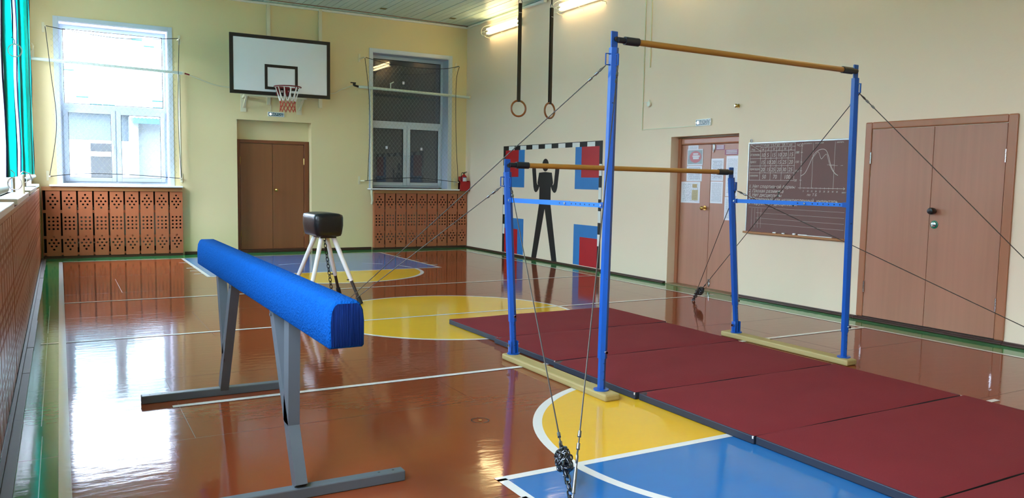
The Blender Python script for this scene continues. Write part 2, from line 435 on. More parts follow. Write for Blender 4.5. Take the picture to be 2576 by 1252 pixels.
rect(.013, 7.06, YA-.022, YA+.022, 7, W_); rect(-.17, 7.33, YM-.022, YM+.022, 7, W_); rect(.57, 7.06, YC-.025, YC+.025, 7, W_)
for a, b in ((9.8, 8.1), (7.9, 5.1), (4.9, 3.2), (3.1, .4)): rect(-.122+.004*math.sin(a*3), -.118+.004*math.sin(a*3), b, a, 3, W_)
floor = struct(mb.build('floor', mats), 'glossy brown gym floor with painted court')
# baseboards
mb = MB()
for y0, y1 in ((YN, 4.05-.0), (4.05, 5.61), (5.61, 7.44), (8.77, YB)):
    mb.b2(XR-.03, XR, y0, y1, 0, .035, .006); mb.b2(XR-.055, XR-.025, y0, y1, 0, .02, .006)
struct(mb.build('baseboard_right', 'baseboard_brown'))
mb = MB()
for a, b in ((1.93, 2.845), (4.23, 5.42)): mb.b2(a, b, YB-.03, YB, 0, .055, .006)
struct(mb.build('baseboard_back', 'baseboard_brown'))
mb = MB()
yy = YN
while yy < 15.05:
    y2 = min(yy+random.uniform(.9, 1.6), 15.1); o = random.uniform(-.004, .004)
    mb.b2(-.262, -.218+o, yy, y2-.006, 0, .012+abs(o), .002); yy = y2
mb.b2(-.282, -.262, YN, 15.1, 0, .03)
struct(mb.build('baseboard_left', 'baseboard_grey'))
# ------------------------------------------------------------------ windows
def window(n, loc, rz, wd, hgt, label, dark_jamb=False):
    """local x along the opening (0..wd), local y outward, z from the opening's foot"""
    r = sroot('window_%d' % n, loc, rz, label)
    m = MB(); cw = .073
    for a, b, c, d in ((-cw, 0, -.0, hgt+cw), (wd, wd+cw, 0, hgt+cw), (0, wd, hgt, hgt+cw)): m.b2(a, b, -.012, .0, c, d, .003)
    m.build('casing', 'upvc', r)
    m = MB(); t = .012
    m.b2(0, t, 0, .3, 0, hgt); m.b2(wd-t, wd, 0, .3, 0, hgt); m.b2(t, wd-t, 0, .3, hgt-t, hgt); m.build('reveal_lining', 'lining', r)
    fd, f0, f1 = .055, .28, .34
    zt = 1.31                               # transom
    m = MB()
    m.b2(0, .06, f0, f1, .02, hgt, .004); m.b2(wd-.06, wd, f0, f1, .02, hgt, .004)
    m.b2(.06, wd-.06, f0, f1, .02, .07, .004); m.b2(.06, wd-.06, f0, f1, hgt-.075, hgt, .004); m.b2(.06, wd-.06, f0, f1, zt-.04, zt+.055, .004)
    mid = .505*wd; m.b2(mid-.03, mid+.03, f0, f1, .07, zt-.04, .004); m.build('window_frame', 'upvc', r)
    m = MB(); m.b2(.06, wd-.06, .305, .329, zt+.055, hgt-.075); m.build('glass_pane', 'glass', r)
    for a, b, s in ((.045, mid-.01, 0), (mid+.01, wd-.045, 1)):
        m = MB(); bz0, bz1, bw = .055, zt-.025, .068
        m.b2(a, a+bw, f0-.018, f0+.03, bz0, bz1, .006); m.b2(b-bw, b, f0-.018, f0+.03, bz0, bz1, .006)
        m.b2(a+bw, b-bw, f0-.018, f0+.03, bz0, bz0+bw, .006); m.b2(a+bw, b-bw, f0-.018, f0+.03, bz1-bw, bz1, .006)
        sa = m.build('sash', 'upvc', r)
        m = MB(); m.b2(a+bw, b-bw, .296, .320, bz0+bw, bz1-bw); m.build('sash_glass', 'glass', sa)
        m = MB(); g = .008
        for q in ((a+bw, a+bw+g, bz0+bw, bz1-bw), (b-bw-g, b-bw, bz0+bw, bz1-bw), (a+bw, b-bw, bz0+bw, bz0+bw+g), (a+bw, b-bw, bz1-bw-g, bz1-bw)): m.b2(q[0], q[1], .272, .294, q[2], q[3])
        m.build('gasket', 'gasket', sa)
        hx = (b-.034) if s == 0 else (a+.034)
        m = MB(); m.b2(hx-.014, hx+.014, .255, .264, .62, .69, .003); m.cyl((hx, .262, .67), (hx, .22, .67), .009); m.box((hx, .215, .62), (.018, .014, .13), None, .004)
        m.build('handle', 'upvc', sa, 40)
        hx = a if s == 0 else b
        for z in (.12, zt-.14):
            m = MB(); m.cyl((hx, .257, z), (hx, .257, z+.09), .008, seg=8); m.build('hinge', 'upvc', sa, 40)
    m = MB(); g = .01
    for q in ((.06, .06+g, zt+.055, hgt-.075), (wd-.06-g, wd-.06, zt+.055, hgt-.075), (.06, wd-.06, zt+.055, zt+.055+g), (.06, wd-.06, hgt-.075-g, hgt-.075)): m.b2(q[0], q[1], .298, .304, q[2], q[3])
    m.build('gasket', 'gasket', r)
    return r
w1 = window(1, (BW[0], YB, WZ0), 0, BW[1]-BW[0], WZ1-WZ0, 'bright white window left of the basketball backboard')
w2 = window(2, (RW[0], YB, WZ0), 0, RW[1]-RW[0], WZ1-WZ0, 'dark white framed window right of the backboard')
for x_, z_ in ((.77, 2.16), (.41, .83), (1.18, .825)):
    m = MB(); m.b2(x_-.022, x_+.022, .292, .2945, z_-.028, z_+.028); m.build('sticker', 'paper', w2)
for wr, e0, e1 in ((w1, -.19, 1.85), (w2, -.10, 1.915)):
    m = MB(); m.b2(e0, e1, -.19, .28, -.028, 0, .006); m.build('sill', 'sill_white', wr)
SILL = [(.8, 3.25), (3.75, 6.2), (6.7, 9.12), (9.66, 12.2), (12.72, 14.9)]
for i, c in enumerate(LWIN):
    wr = window(3+i, (XL, c-1.075, WZ0), PI/2, 2.15, WZ1-WZ0, 'window in the left wall, number %s from the near end' % ['one', 'two', 'three', 'four', 'five'][i])
    m = MB(); m.b2(SILL[i][0]-(c-1.075), SILL[i][1]-(c-1.075), -.138+.02*(i > 3), .28, -.055+.006*i, -.012+.006*i, .006); m.build('sill', 'sill_white', wr)
# ------------------------------------------------------------------ doors
def knob(mb, x, y, z, nx, ny):
    d = Vector((nx, ny, 0)); p = Vector((x, y, z))
    mb.cyl(p, p+d*.008, .032, seg=18); mb.cyl(p+d*.008, p+d*.04, .011)
    for k in range(6):
        a0, a1 = PI*k/6, PI*(k+1)/6
        mb.cyl(p+d*(.062-.026*math.cos(a0)), p+d*(.062-.026*math.cos(a1)), max(.002, .029*math.sin(a0)), max(.002, .029*math.sin(a1)), 16, False)
def hinge(mb, x, y, z):
    for k in range(3): mb.cyl((x, y, z-.06+k*.041), (x, y, z-.06+k*.041+.038), .008, seg=8)
# door in the back wall
d1 = sroot('door_1', (0, 0, 0), 0, 'brown double door in a niche below the backboard')
m = MB(); fy = YB+.14
m.b2(2.854, 2.93, fy, YB+.204, 0, 2.104, .006); m.b2(4.122, 4.198, fy, YB+.204, 0, 2.104, .006); m.b2(2.93, 4.122, fy, YB+.204, 2.042, 2.104, .006)
m.b2(4.198, 4.221, fy+.02, YB+.204, 0, 2.104); m.build('frame', 'casing_dark', d1)
for a, b, s in ((2.936, 3.521, 0), (3.527, 4.116, 1)):
    m = MB(); m.b2(a, b, YB+.158, YB+.200, .055, 2.036, .003); lf = m.build('leaf', 'door_dark', d1)
    for z in (.35, 1.72):
        m = MB(); hinge(m, a-.002 if s == 0 else b+.002, YB+.152, z); m.build('hinge', 'brass', lf, 40)
    if s:
        m = MB(); knob(m, 3.586, YB+.158, 1.175, 0, -1); m.build('knob', 'brass', lf, 40)
m = MB(); m.b2(2.86, 4.21, YB+.02, YB+.2, 0, .052, .004); m.build('threshold', 'baseboard_brown', d1)
# narrow door in the right wall (niche)
d2 = sroot('door_2', (0, 0, 0), 0, 'brown double door in a niche, covered with notices')
m = MB(); fx = XR+.13
m.b2(fx, XR+.189, 8.69, 8.748, 0, 2.06, .006); m.b2(fx, XR+.189, 7.458, 7.515, 0, 2.06, .006); m.b2(fx, XR+.189, 7.515, 8.69, 1.965, 2.06, .02); m.build('frame', 'casing_light', d2)
for a, b, s in ((8.103, 8.686, 0), (7.519, 8.097, 1)):
    m = MB(); m.b2(XR+.150, XR+.186, a, b, .012, 1.962, .003); lf = m.build('leaf', 'door_light', d2)
    if s == 0:
        m = MB(); knob(m, XR+.150, 8.18, 1.1, -1, 0); m.build('knob', 'brass', lf, 40)
    else:
        for z in (.05, 1.87):
            m = MB(); m.b2(XR+.140, XR+.151, 8.03, 8.07, z, z+.09, .002); m.cyl((XR+.138, 8.05, z-.02), (XR+.138, 8.05, z+.09), .006, seg=8); m.build('bolt', 'chrome', lf, 40)
m = MB(); m.b2(XR-.02, XR+.15, 7.46, 8.745, 0, .012, .003); m.build('threshold', 'threshold_wood', d2)
# wide door at the right
d3 = sroot('door_3', (0, 0, 0), 0, 'wide brown double door with black knob')
m = MB()
for y0, y1, z0, z1 in ((5.535, 5.612, .035, 2.107), (4.05, 4.137, .035, 2.107), (4.137, 5.535, 2.033, 2.107)): m.b2(XR-.022, XR, y0, y1, z0, z1, .012)
m.build('frame', 'casing_light', d3)
for a, b, s in ((4.842, 5.528, 0), (4.143, 4.835, 1)):
    m = MB(); m.b2(XR-.012, XR-.0005, a, b, .043, 2.027, .002); lf = m.build('leaf', 'door_light', d3)
    for z in (.36, 1.73):
        m = MB(); hinge(m, XR-.020, b+.004 if s == 0 else a-.004, z); m.build('hinge', 'chrome', lf, 40)
    if s:
        m = MB(); m.lathe((XR-.012, 4.785, 1.20), [(.016, 0), (.016, -.02), (.031, -.026), (.034, -.045), (.034, -.075), (.028, -.088), (.01, -.092)], 20, 'x'); m.build('knob', 'black_plastic', lf, 35)
        m = MB(); m.lathe((XR-.012, 4.783, 1.066), [(.040, 0), (.040, -.004), (.036, -.006)], 24, 'x'); m.mi = 1
        m.lathe((XR-.018, 4.783, 1.066), [(.026, 0), (.025, -.010), (.012, -.014)], 20, 'x'); m.build('lock', ['green_ring', 'chrome'], lf, 35)
m = MB(); m.b2(XR-.013, XR-.0005, 4.137, 5.535, .022, .043); m.build('door_sweep', 'dark_gap', d3)
# ================================================================== RADIATOR SCREENS
def slat_mesh(w_, z0, z1, name):
    mb = MB(); bm = mb.bm; E = []
    def loop(pts):
        vs = [bm.verts.new(p) for p in pts]
        for i in range(len(vs)): E.append(bm.edges.new((vs[i], vs[(i+1) % len(vs)])))
    loop([(0, 0, z0), (w_, 0, z0), (w_, 0, z1), (0, 0, z1)])
    c = w_/2; r = .0165
    H = []
    for zz in (1.064, .368):
        for i, xs in enumerate(([0], [-.033, .033], [-.066, 0, .066], [-.033, .033], [0])): H += [(c+q, zz-i*.0535) for q in xs]
    H += [(c+q, zz) for q in (-.062, 0, .062) for zz in (.686, .622, .560, .496)]
    for hx, hz in H: loop([(hx+r*math.cos(2*PI*k/12), 0, hz+r*math.sin(2*PI*k/12)) for k in range(12)])
    bmesh.ops.triangle_fill(bm, use_beauty=True, edges=E)
    ret = bmesh.ops.extrude_face_region(bm, geom=bm.faces[:])
    for v in ret['geom']:
        if isinstance(v, bmesh.types.BMVert): v.co.y += .016
    me = bpy.data.meshes.new(name); bmesh.ops.recalc_face_normals(bm, faces=bm.faces[:]); bm.to_mesh(me); bm.free()
    me.materials.append(MT['laminate_screen']); return me
SLAT = slat_mesh(.209, .045, 1.13, 'slat')
def screen(loc, rz, xs, length, rail_z, label, group=None, back=.10, over=.02, toprail=True):
    """local x along, local y toward the wall"""
    r = root('radiator_cover', loc, rz, label, 'radiator cover', group)
    for x_ in xs: link('slat', SLAT, r, (x_, 0, 0))
    m = MB()
    for z in (.33, .76): m.b2(0, length, .018, .034, z, z+.05)
    m.b2(0, length, .018, .034, .06, .10); m.build('cross_rail', 'laminate_screen', r)
    if toprail:
        m = MB(); m.b2(0, length, -over, back, 1.132, rail_z, .003); m.build('top_board', 'laminate_rail', r)
    m = MB(); m.b2(0, length, .006, back, 0, .043); m.build('plinth', 'baseboard_brown', r)
    for a in (0, length-.012):
        m = MB(); m.b2(a, a+.012, .0165, back, .045, 1.13); m.build('side_panel', 'laminate_screen', r)
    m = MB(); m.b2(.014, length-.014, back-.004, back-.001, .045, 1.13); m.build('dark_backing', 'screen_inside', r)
    return r
YS = 15.185
screen((-.26, YS, 0), 0, [.016+.2363*i-.223 - (-.26) for i in range(0, 9)], 2.145, 1.198, 'orange brown perforated radiator cover under the bright left window', 'radiator covers on the back wall')
screen((5.452, YS, 0), 0, [.003+.2297*i for i in range(9)], 2.06, 1.198, 'orange brown perforated radiator cover below the dark window and fire extinguisher', 'radiator covers on the back wall')
names = ['nearest the camera', 'second from the camera', 'third from the camera', 'fourth from the camera', 'reaching the far corner']
for i in range(5):
    y0 = .42+2.95*i; ln = 2.935 if i < 4 else 2.93
    screen((-.285, y0, 0), PI/2, [.012+.2425*k for k in range(12)], ln, 1.17, 'perforated brown radiator cover along the left wall, %s' % names[i], 'radiator covers on the left wall', .11, 0, True)
def radiator(x0, n, label):
    r = root('radiator', (x0, YS+.068, .18), 0, label, 'radiator')
    m = MB()
    for i in range(n): m.b2(i*.075, i*.075+.055, -.022, .022, 0, .72, .012)
    m.build('section', 'radiator_white', r)
    m = MB(); m.cyl((-.1, 0, .66), (n*.075+.08, 0, .66), .016); m.cyl((-.1, 0, .08), (n*.075+.08, 0, .08), .016); m.build('pipe', 'radiator_white', r, 40)
radiator(.2, 20, 'white radiator behind the slats under the bright left window')
radiator(5.62, 18, 'white radiator behind the slats below the dark window')
# ================================================================== WINDOW NETS, PIPES
def net_guard(x0, x1, z0, z1, y, rope, label, gaps):
    r = root('window_net', (x0, y, z0), 0, label, 'window net', 'nets over the back windows')
    W, Hh = x1-x0, z1-z0; m = MB(); du, dv = .080, .100; k = dv/du
    a0, a1, b1 = .07, W-.07, Hh-.10
    n = int((W+Hh/k)/du)+2
    for s in (1, -1):
        for i in range(-n, n):
            # line z = s*k*(x - i*du)
            pts = []
            for xx in (a0, a1):
                z = s*k*(xx-i*du); 
                if 0.03 <= z <= b1: pts.append((xx, z))
            for z in (.03, b1):
                xx = i*du+z/(s*k)
                if a0 < xx < a1: pts.append((xx, z))
            if len(pts) >= 2:
                pts.sort(); p, q = pts[0], pts[-1]
                if math.hypot(p[0]-q[0], p[1]-q[1]) < .03: continue
                m.cyl((p[0], .002*s, p[1]), (q[0], .002*s, q[1]), .0011, seg=3, caps=False)
    m.build('mesh', 'net_thread', r)
    m = MB()
    for ln in rope: m.tube([(a*W, -.004, b*Hh) for a, b in ln], .0055, 6)
    m.build('border_rope', 'cord_black', r, 60)
    for cx_, cz_ in ((0, 0), (W, 0), (0, Hh), (W, Hh)):
        m = MB(); m.b2(cx_-.012, cx_+.012, -.012, YB-y-.006, cz_-.012, cz_+.012, .003); s = 1 if cx_ > W/2 else -1
        m.b2(cx_-.02+s*.03, cx_+.02+s*.03, YB-y-.012, YB-y-.0005, cz_-.07, cz_+.09, .002); m.b2(cx_, cx_+s*.03, YB-y-.03, YB-y-.01, cz_-.012, cz_+.012); m.build('bracket', 'cream_metal', r)
    return r
def curve(pts, n=14):
    out = []
    for i in range(len(pts)-1):
        p0 = pts[max(i-1, 0)]; p1 = pts[i]; p2 = pts[i+1]; p3 = pts[min(i+2, len(pts)-1)]
        for k in range(n):
            t = k/n
            out.append(tuple(.5*((2*b)+(c-a)*t+(2*a-5*b+4*c-d)*t*t+(3*b-a-3*c+d)*t**3) for a, b, c, d in zip(p0, p1, p2, p3)))
    out.append(pts[-1]); return out
ropeR = [curve([(0, 1), (.04, .72), (.05, .4), (.03, 0)]), curve([(0, 1), (.25, .965), (.55, .955), (.82, .965), (1, 1)]), curve([(1, 1), (.965, .85), (.97, .4), (1, 0)]), curve([(0, -.0), (.3, .025), (.6, .03), (1, 0)])]
net_guard(5.202, 7.230, 1.375, 3.755, 15.055, ropeR, 'pale mesh net stretched over the dark right window', 0)
net_guard(-.134, 1.864, 1.365, 3.77, 15.055, [curve([(0, 1), (.03, .7), (.06, .35), (0, 0)]), curve([(0, 1), (.3, .972), (.6, .965), (1, 1)]), curve([(1, 1), (.985, .6), (.985, .3), (1, 0)]), curve([(0, 0), (.25, .022), (.6, .02), (1, 0)])], 'pale mesh net stretched over the bright left window', 0)
# heating pipes
hp = root('heating_pipe', (5.09, 15.10, 3.19), 0, 'white heating pipe crossing the dark right window', 'pipe', 'heating pipes')
m = MB(); m.cyl((.0, 0, .0), (2.415, .0, -.05), .028, seg=16); m.build('pipe', 'pipe_pale', hp, 40)
m = MB(); m.tube([(.285, .0, 0), (.285, .05, -.03), (.29, .07, -.1), (.30, .07, -1.7), (.30, .07, -2.05), (.32, .085, -2.2), (.325, .13, -2.27)], .022, 12); m.build('drop_pipe', 'pipe_cream', hp, 50)
m = MB(); m.cyl((-.09, 0, .02), (.0, 0, .0), .02); m.box((-.09, -.02, .035), (.05, .04, .05), None, .008); m.box((-.12, -.05, .06), (.11, .015, .022), None, .005); m.build('valve', 'black_plastic', hp, 40)
m = MB(); m.cyl((.66, 0, -.01), (.66, 0, .10), .012); m.box((.68, -.01, .12), (.09, .02, .02), Matrix.Rotation(-.5, 3, 'Y'), .004); m.build('vent', 'pipe_pale', hp, 40)
m = MB(); m.cyl((2.39, 0, -.05), (2.413, 0, -.05), .034, seg=18); m.build('collar', 'pipe_cream', hp, 40)
hp = root('heating_pipe', (-.39, 15.10, 3.245), 0, 'white heating pipe crossing the bright left window', 'pipe', 'heating pipes')
m = MB(); m.cyl((0, 0, 0), (2.30, 0, -.055), .026, seg=16); m.build('pipe', 'pipe_pale', hp, 40)
m = MB(); m.tube([(2.255, 0, -.05), (2.255, .06, -.08), (2.258, .075, -.16), (2.262, .075, -1.835)], .02, 12); m.build('drop_pipe', 'pipe_cream', hp, 50)
m = MB(); m.cyl((2.30, 0, -.055), (2.33, 0, -.056), .03); m.build('collar', 'pipe_cream', hp, 40)
m = MB(); m.cyl((2.34, 0, -.056), (2.42, -.0, -.075), .013); m.build('red_valve', 'rim_red', hp, 40)
hs = root('hose', (2.03, 15.12, 3.17), 0, 'thin cream hose hanging along the back wall behind the backboard', 'hose')
m = MB(); m.tube(curve([(0, 0, 0), (.18, .02, -.06), (.42, .06, -.13), (.72, .08, -.16), (1.6, .08, -.2), (2.5, .08, -.15), (2.75, .06, -.05), (2.95, 0, .035)], 6), .010, 8); m.build('tube', 'pipe_cream', hs, 60)
# ================================================================== BASKETBALL HOOP
bb = root('basketball_backboard', (3.57, YB, 2.7), 0, 'white basketball backboard with black border and red rim above the door', 'backboard')
by = 14.9-YB                      # board face, local
m = MB(); m.b2(-.9, .9, by, by+.03, .193, 1.243); m.build('panel', 'board_white', bb)
m = MB(); t = .065
def band(x0, x1, z0, z1, tt): 
    for q in ((x0, x0+tt, z0, z1), (x1-tt, x1, z0, z1), (x0+tt, x1-tt, z0, z0+tt), (x0+tt, x1-tt, z1-tt, z1)): m.b2(q[0], q[1], by-.006, by+.031, q[2], q[3])
band(-.902, .902, .191, 1.245, .062); m.build('border', 'board_black', bb)
m = MB(); q = []
band(-.298, .296, .296, .742, .05); m.build('target_square', 'board_black', bb)
m = MB()
for x_ in (-.15, .82):
    m = MB(); m.b2(x_-.03, x_+.03, -.06, -.0015, 0.05, 1.87 if x_ < 0 else 1.90)
    m.build('support_post', 'cream_metal', bb)
m = MB()
for x_ in (-.60, .42):
    for z in (.20, 1.15): m.bar((x_, -.012, z-.04), (x_, by+.03, z), .05, .05, (1, 0, 0)); m.bar((x_, -.03, z-.22), (x_, by+.06, z-.02), .03, .03, (1, 0, 0))
    m.b2(x_-.05, x_+.05, -.012, -.0005, -.1, 1.25)
m.b2(-.65, .47, by+.031, by+.06, .16, .22); m.b2(-.65, .47, by+.031, by+.06, 1.1, 1.16); m.build('bracket', 'cream_metal', bb)
rc = Vector((.012, by-.40, .318))
m = MB(); m.torus(rc, .232, .011, seg=36); m.build('rim', 'rim_red', bb, 60)
m = MB(); m.b2(-.10, -.02, by-.03, by-.004, .20, .345, .006); m.b2(.03, .11, by-.03, by-.004, .20, .345, .006); m.b2(-.10, .11, by-.16, by-.004, .325, .345, .004)
m.bar((-.08, by-.02, .23), (-.12, by-.2, .31), .02, .012); m.bar((.09, by-.02, .23), (.14, by-.2, .31), .02, .012); m.build('rim_bracket', 'rim_red', bb)
m = MB(); m2 = MB(); n = 12
def npt(a, z): 
    rr = .225-.10*min(1, (z/.30))**.8+.015*max(0, z-.3)/.15
    return rc+Vector((rr*math.cos(a), rr*math.sin(a), -z))
for i in range(n):
    a, b = 2*PI*i/n, 2*PI*(i+.5)/n
    for k, j in ((0, i), (1, i+1)):
        a2 = 2*PI*(i+k)/n
        m.tube([npt(a2, .0)+Vector((0, 0, .012)), npt(a2, .1), npt(a2+(b-a2)*.5, .21), npt(b, .25)], .0065, 6)
for lv in range(3):
    z0_, z1_ = .25+lv*.062, .25+(lv+1)*.062
    for i in range(n):
        o = .5*(lv+1)
        for s in (-.5, .5): m2.tube([npt(2*PI*(i+o)/n, z0_), npt(2*PI*(i+o+s)/n, z1_)], .005, 5)
m.build('net_top', 'net_white', bb, 60); m2.build('net_bottom', 'net_red', bb, 60)
# ================================================================== EXIT SIGNS
def exit_sign(loc, rz, wd, hg, label, arrow):
    r = root('exit_sign', loc, rz, label, 'exit sign', 'exit signs over the doors')
    m = MB(); m.b2(-wd/2, wd/2, -.022, -.0005, 0, hg, .004); m.build('housing', 'sign_white', r)
    m = MB(); m.b2(-wd/2+.012, wd/2-.012, -.0235, -.0215, .012, hg-.012); m.build('face', 'sign_teal', r)
    text_mesh([('ВЫХОД', (-wd/2+.028, -.0242, .024), .072, (1, 0, 0), (0, 0, 1), 0, (wd-.05)/.262)], 'lettering', 'sign_white', r)
    m = MB(); m.lathe((-wd/2+.045, -.024, hg/2), [(.020, .0), (.019, -.004), (.010, -.006)], 18, 'y'); m.build('glow_spot', 'sign_glow', r, 50)  # glowing disc stands in for the bright spot on the first letter
    m = MB(); m.cyl((wd/2-.006, -.022, hg/2), (wd/2-.006, -.026, hg/2), .004, seg=8); m.cyl((-wd/2+.006, -.022, hg/2), (-wd/2+.006, -.026, hg/2), .004, seg=8); m.build('screw', 'chrome', r)
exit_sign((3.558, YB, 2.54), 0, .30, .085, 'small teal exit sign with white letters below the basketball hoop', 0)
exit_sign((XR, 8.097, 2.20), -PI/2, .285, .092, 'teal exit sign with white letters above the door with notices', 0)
m = MB(); m.b2(3.456, 3.470, YB-.012, YB-.0005, 2.63, 4.56); tag(m.build('cable_conduit', 'cream_metal'), 'thin cable conduit running down the back wall to the exit sign', 'conduit')
m = MB(); m.b2(XR-.012, XR-.0005, 9.39, 9.406, 2.20, ZC-.045); m.b2(XR-.012, XR-.0005, 8.24, 9.39, 2.203, 2.215); tag(m.build('cable_conduit', 'pipe_cream'), 'thin cable conduit down the right wall and across to the exit sign', 'conduit')
m = MB(); m.b2(XR-.014, XR-.0005, 9.25, 9.27, 3.10, ZC-.045); tag(m.build('cable_conduit', 'cream_metal'), 'short cable conduit ending halfway down the right wall', 'conduit')
bl = root('wall_bell', (XR, 9.245, 2.57), 0, 'small round white wall bell beside the long conduit', 'bell')
m = MB(); m.lathe((0, 0, 0), [(.035, -.0005), (.042, -.012), (.038, -.03), (.02, -.038)], 20, 'x'); m.build('dome', 'lamp_white', bl, 40)
m = MB(); m.b2(-.01, -.0005, .04, .145, .03, .036); m.b2(-.02, -.0005, -.008, .008, .03, .062); m.build('wire', 'lamp_white', bl)
hk = root('coat_peg', (XR, 7.486, 2.42), 0, 'small brass peg on the wall above the right edge of the notice door', 'peg')
m = MB(); m.lathe((0, 0, 0), [(.025, -.0005), (.025, -.006), (.010, -.012), (.010, -.03), (.022, -.036), (.024, -.05), (.01, -.06)], 16, 'x'); m.build('stem', 'brass', hk, 40)
m = MB(); m.lathe((-.058, 0, 0), [(.012, 0), (.010, -.006)], 12, 'x'); m.build('tip', 'chrome', hk, 40)
for (px, py), lb in (((5.39, 14.55), 'small olive square plate on the ceiling, left of the other'), ((6.86, 14.62), 'small olive square plate on the ceiling near the corner')):
    m = MB(); m.b2(px-.06, px+.06, py-.055, py+.055, ZC-.008, ZC-.0035); tag(m.build('ceiling_plate', 'plate_olive'), lb, 'plate', 'plates on the ceiling')
ct = root('cable_trunking', (XR-.07, 12.5, ZC-.05), 0, 'white junction trunking where right wall meets ceiling between lamps', 'trunking')
m = MB(); m.b2(-.03, .028, -.25, .35, -.02, .012, .004); m.build('channel', 'lamp_white', ct)
m = MB(); m.b2(-.04, .028, -.42, -.26, -.03, .015, .005); m.build('junction_box', 'lamp_white', ct)
# ================================================================== CEILING LAMPS ON THE RIGHT WALL
def lamp(y, label, left=False):
    r = root('wall_lamp', (XL if left else XR, y, 4.36), PI if left else 0, label, 'lamp', 'caged fluorescent lamps along the %s wall' % ('left' if left else 'right'))
    m = MB(); m.b2(-.045, -.004, -.66, .66, -.07, .07, .008); m.b2(-.06, -.044, -.64, .64, -.012, .012, .004)
    for s in (-1, 1): m.b2(-.004, -.0005, s*.5-.03, s*.5+.03, -.05, .05)
    m.build('housing', 'lamp_white', r)
    for z in (-.037, .037):
        m = MB(); m.cyl((-.078, -.60, z), (-.078, .60, z), .019, seg=12); t = m.build('tube', 'tube', r, 40)
        m = MB()
        for s in (-1, 1): m.cyl((-.078, s*.60, z), (-.078, s*.625, z), .019, seg=12); m.b2(-.095, -.045, s*.622-.008, s*.622+.008, z-.02, z+.02)
        m.build('tube_socket', 'lamp_white', t, 40)
    m = MB(); X0 = -.135
    def hoop(s):
        return [(X0, s*.62, .09), (X0, s*.70, .075), (X0, s*.745, .035), (X0, s*.75, 0), (X0, s*.745, -.035), (X0, s*.70, -.075), (X0, s*.62, -.09)]
    top = hoop(1)+hoop(-1)[::-1]; m.tube(top, .005, 6, True)
    for s in (-1, 1):
        m.tube([(X0, s*.75, 0), (X0+.03, s*.70, 0), (X0+.06, s*.66, .03)], .004, 6); m.tube([(X0+.03, s*.70, 0), (X0+.06, s*.66, -.03)], .004, 6)
    for yy in (-.62, 0, .62):
        for s in (-1, 1):
            m.tube([(X0, yy, s*.09), (X0+.05, yy, s*.115), (-.03, yy, s*.12), (-.008, yy, s*.125), (-.008, yy, s*.16)], .0045, 6)
    m.build('wire_guard', 'wire_white', r, 60)
for i, lb in enumerate(['caged fluorescent lamp nearest the far corner of the right wall', 'caged fluorescent lamp on right wall, second from the far corner', 'caged fluorescent lamp on right wall, third from the far corner', 'caged fluorescent lamp on right wall, third from the near end', 'caged fluorescent lamp on right wall, second from the near end', 'caged fluorescent lamp on right wall, nearest the near end']):
    lamp(13.64-2.64*i, lb); (lamp(13.64-2.64*i, ['', '', 'added unseen caged fluorescent lamp on left wall, farthest from the camera', 'added unseen caged fluorescent lamp on left wall, second farthest', 'added unseen caged fluorescent lamp on left wall, second nearest', 'added unseen caged fluorescent lamp on left wall, nearest the near end'][i], True) if i > 1 else None)  # left wall lamps are unseen, added to help light the room
# ================================================================== GYMNASTIC RINGS
def rings(x, y, rot, label):
    r = root('gymnastic_ring', (x, y, 2.425), rot, label, 'gymnastic ring', 'rings hanging from the ceiling')
    m = MB(); m.torus((0, 0, 0), .1065, .0135, (0, 1, 0), 40, 10); m.build('ring', 'ring_wood', r, 60)
    m = MB(); z1 = 1.425
    m.box((0, -.016, (.095+z1)/2), (.042, .0035, z1-.095)); m.box((0, .016, (.095+z1)/2), (.042, .0035, z1-.095)); m.box((0, 0, .094), (.044, .036, .006), None, .002); m.box((0, 0, z1), (.042, .036, .006), None, .002)
    m.build('strap', 'strap_olive', r)
    m = MB(); m.box((0, -.0185, 1.30), (.044, .002, .008)); m.build('strap_stitch', 'chalk', r)
    m = MB(); m.tube([(-.024, 0, z1), (-.026, 0, z1+.03), (-.014, 0, z1+.052), (.014, 0, z1+.052), (.026, 0, z1+.03), (.024, 0, z1)], .0045, 8, True); m.build('buckle', 'chain_steel', r, 60)
    m = MB(); m.cyl((0, 0, z1+.05), (0, 0, ZC-2.425-.02), .005, seg=8); m.cyl((0, 0, z1+.05), (0, 0, z1+.12), .009, seg=8); m.build('cable', 'chain_black', r, 60)
    m = MB(); m.cyl((0, 0, ZC-2.425-.03), (0, 0, ZC-2.425-.001), .03); m.build('ceiling_mount', 'chain_steel', r, 40)
rings(5.572, 9.7, -.15, 'wooden gymnastic ring on dark strap, the left one')
rings(6.082, 9.7, .30, 'wooden gymnastic ring on dark strap, the right one')
# ================================================================== GOAL MURAL
gm = root('goal_mural', (XR, 0, 0), 0, 'painted goal with black figure and corner targets on the right wall', 'mural')
def wp(y, z, lv): return (-.0004, y, z)
def poly(m, pts, lv): m.prism([wp(y, z, 0) for y, z in pts], (-.0006*lv, 0, 0))
def wrect(m, y0, y1, z0, z1, lv): poly(m, [(y0, z0), (y1, z0), (y1, z1), (y0, z1)], lv)
y0, y1, zt = 10.385, 13.62, 2.078; tk = .075
m = MB(); mw = m
def stripe(m_b, m_w, a, b, fixed0, fixed1, vert, first, n):
    for k in range(n):
        s, e = a+(b-a)*k/n, a+(b-a)*(k+1)/n; q = m_b; m_b.mi = 0 if (k % 2 == 0) == first else 1
        if vert: wrect(q, fixed0, fixed1, s, e, 3)
        else: wrect(q, s, e, fixed0, fixed1, 3)
wrect(m, y0, y0+.2, zt-tk, zt, 3); wrect(m, y1-.2, y1, zt-tk, zt, 3)
stripe(m, mw, y0+.2, y1-.2, zt-tk, zt, False, False, 13)
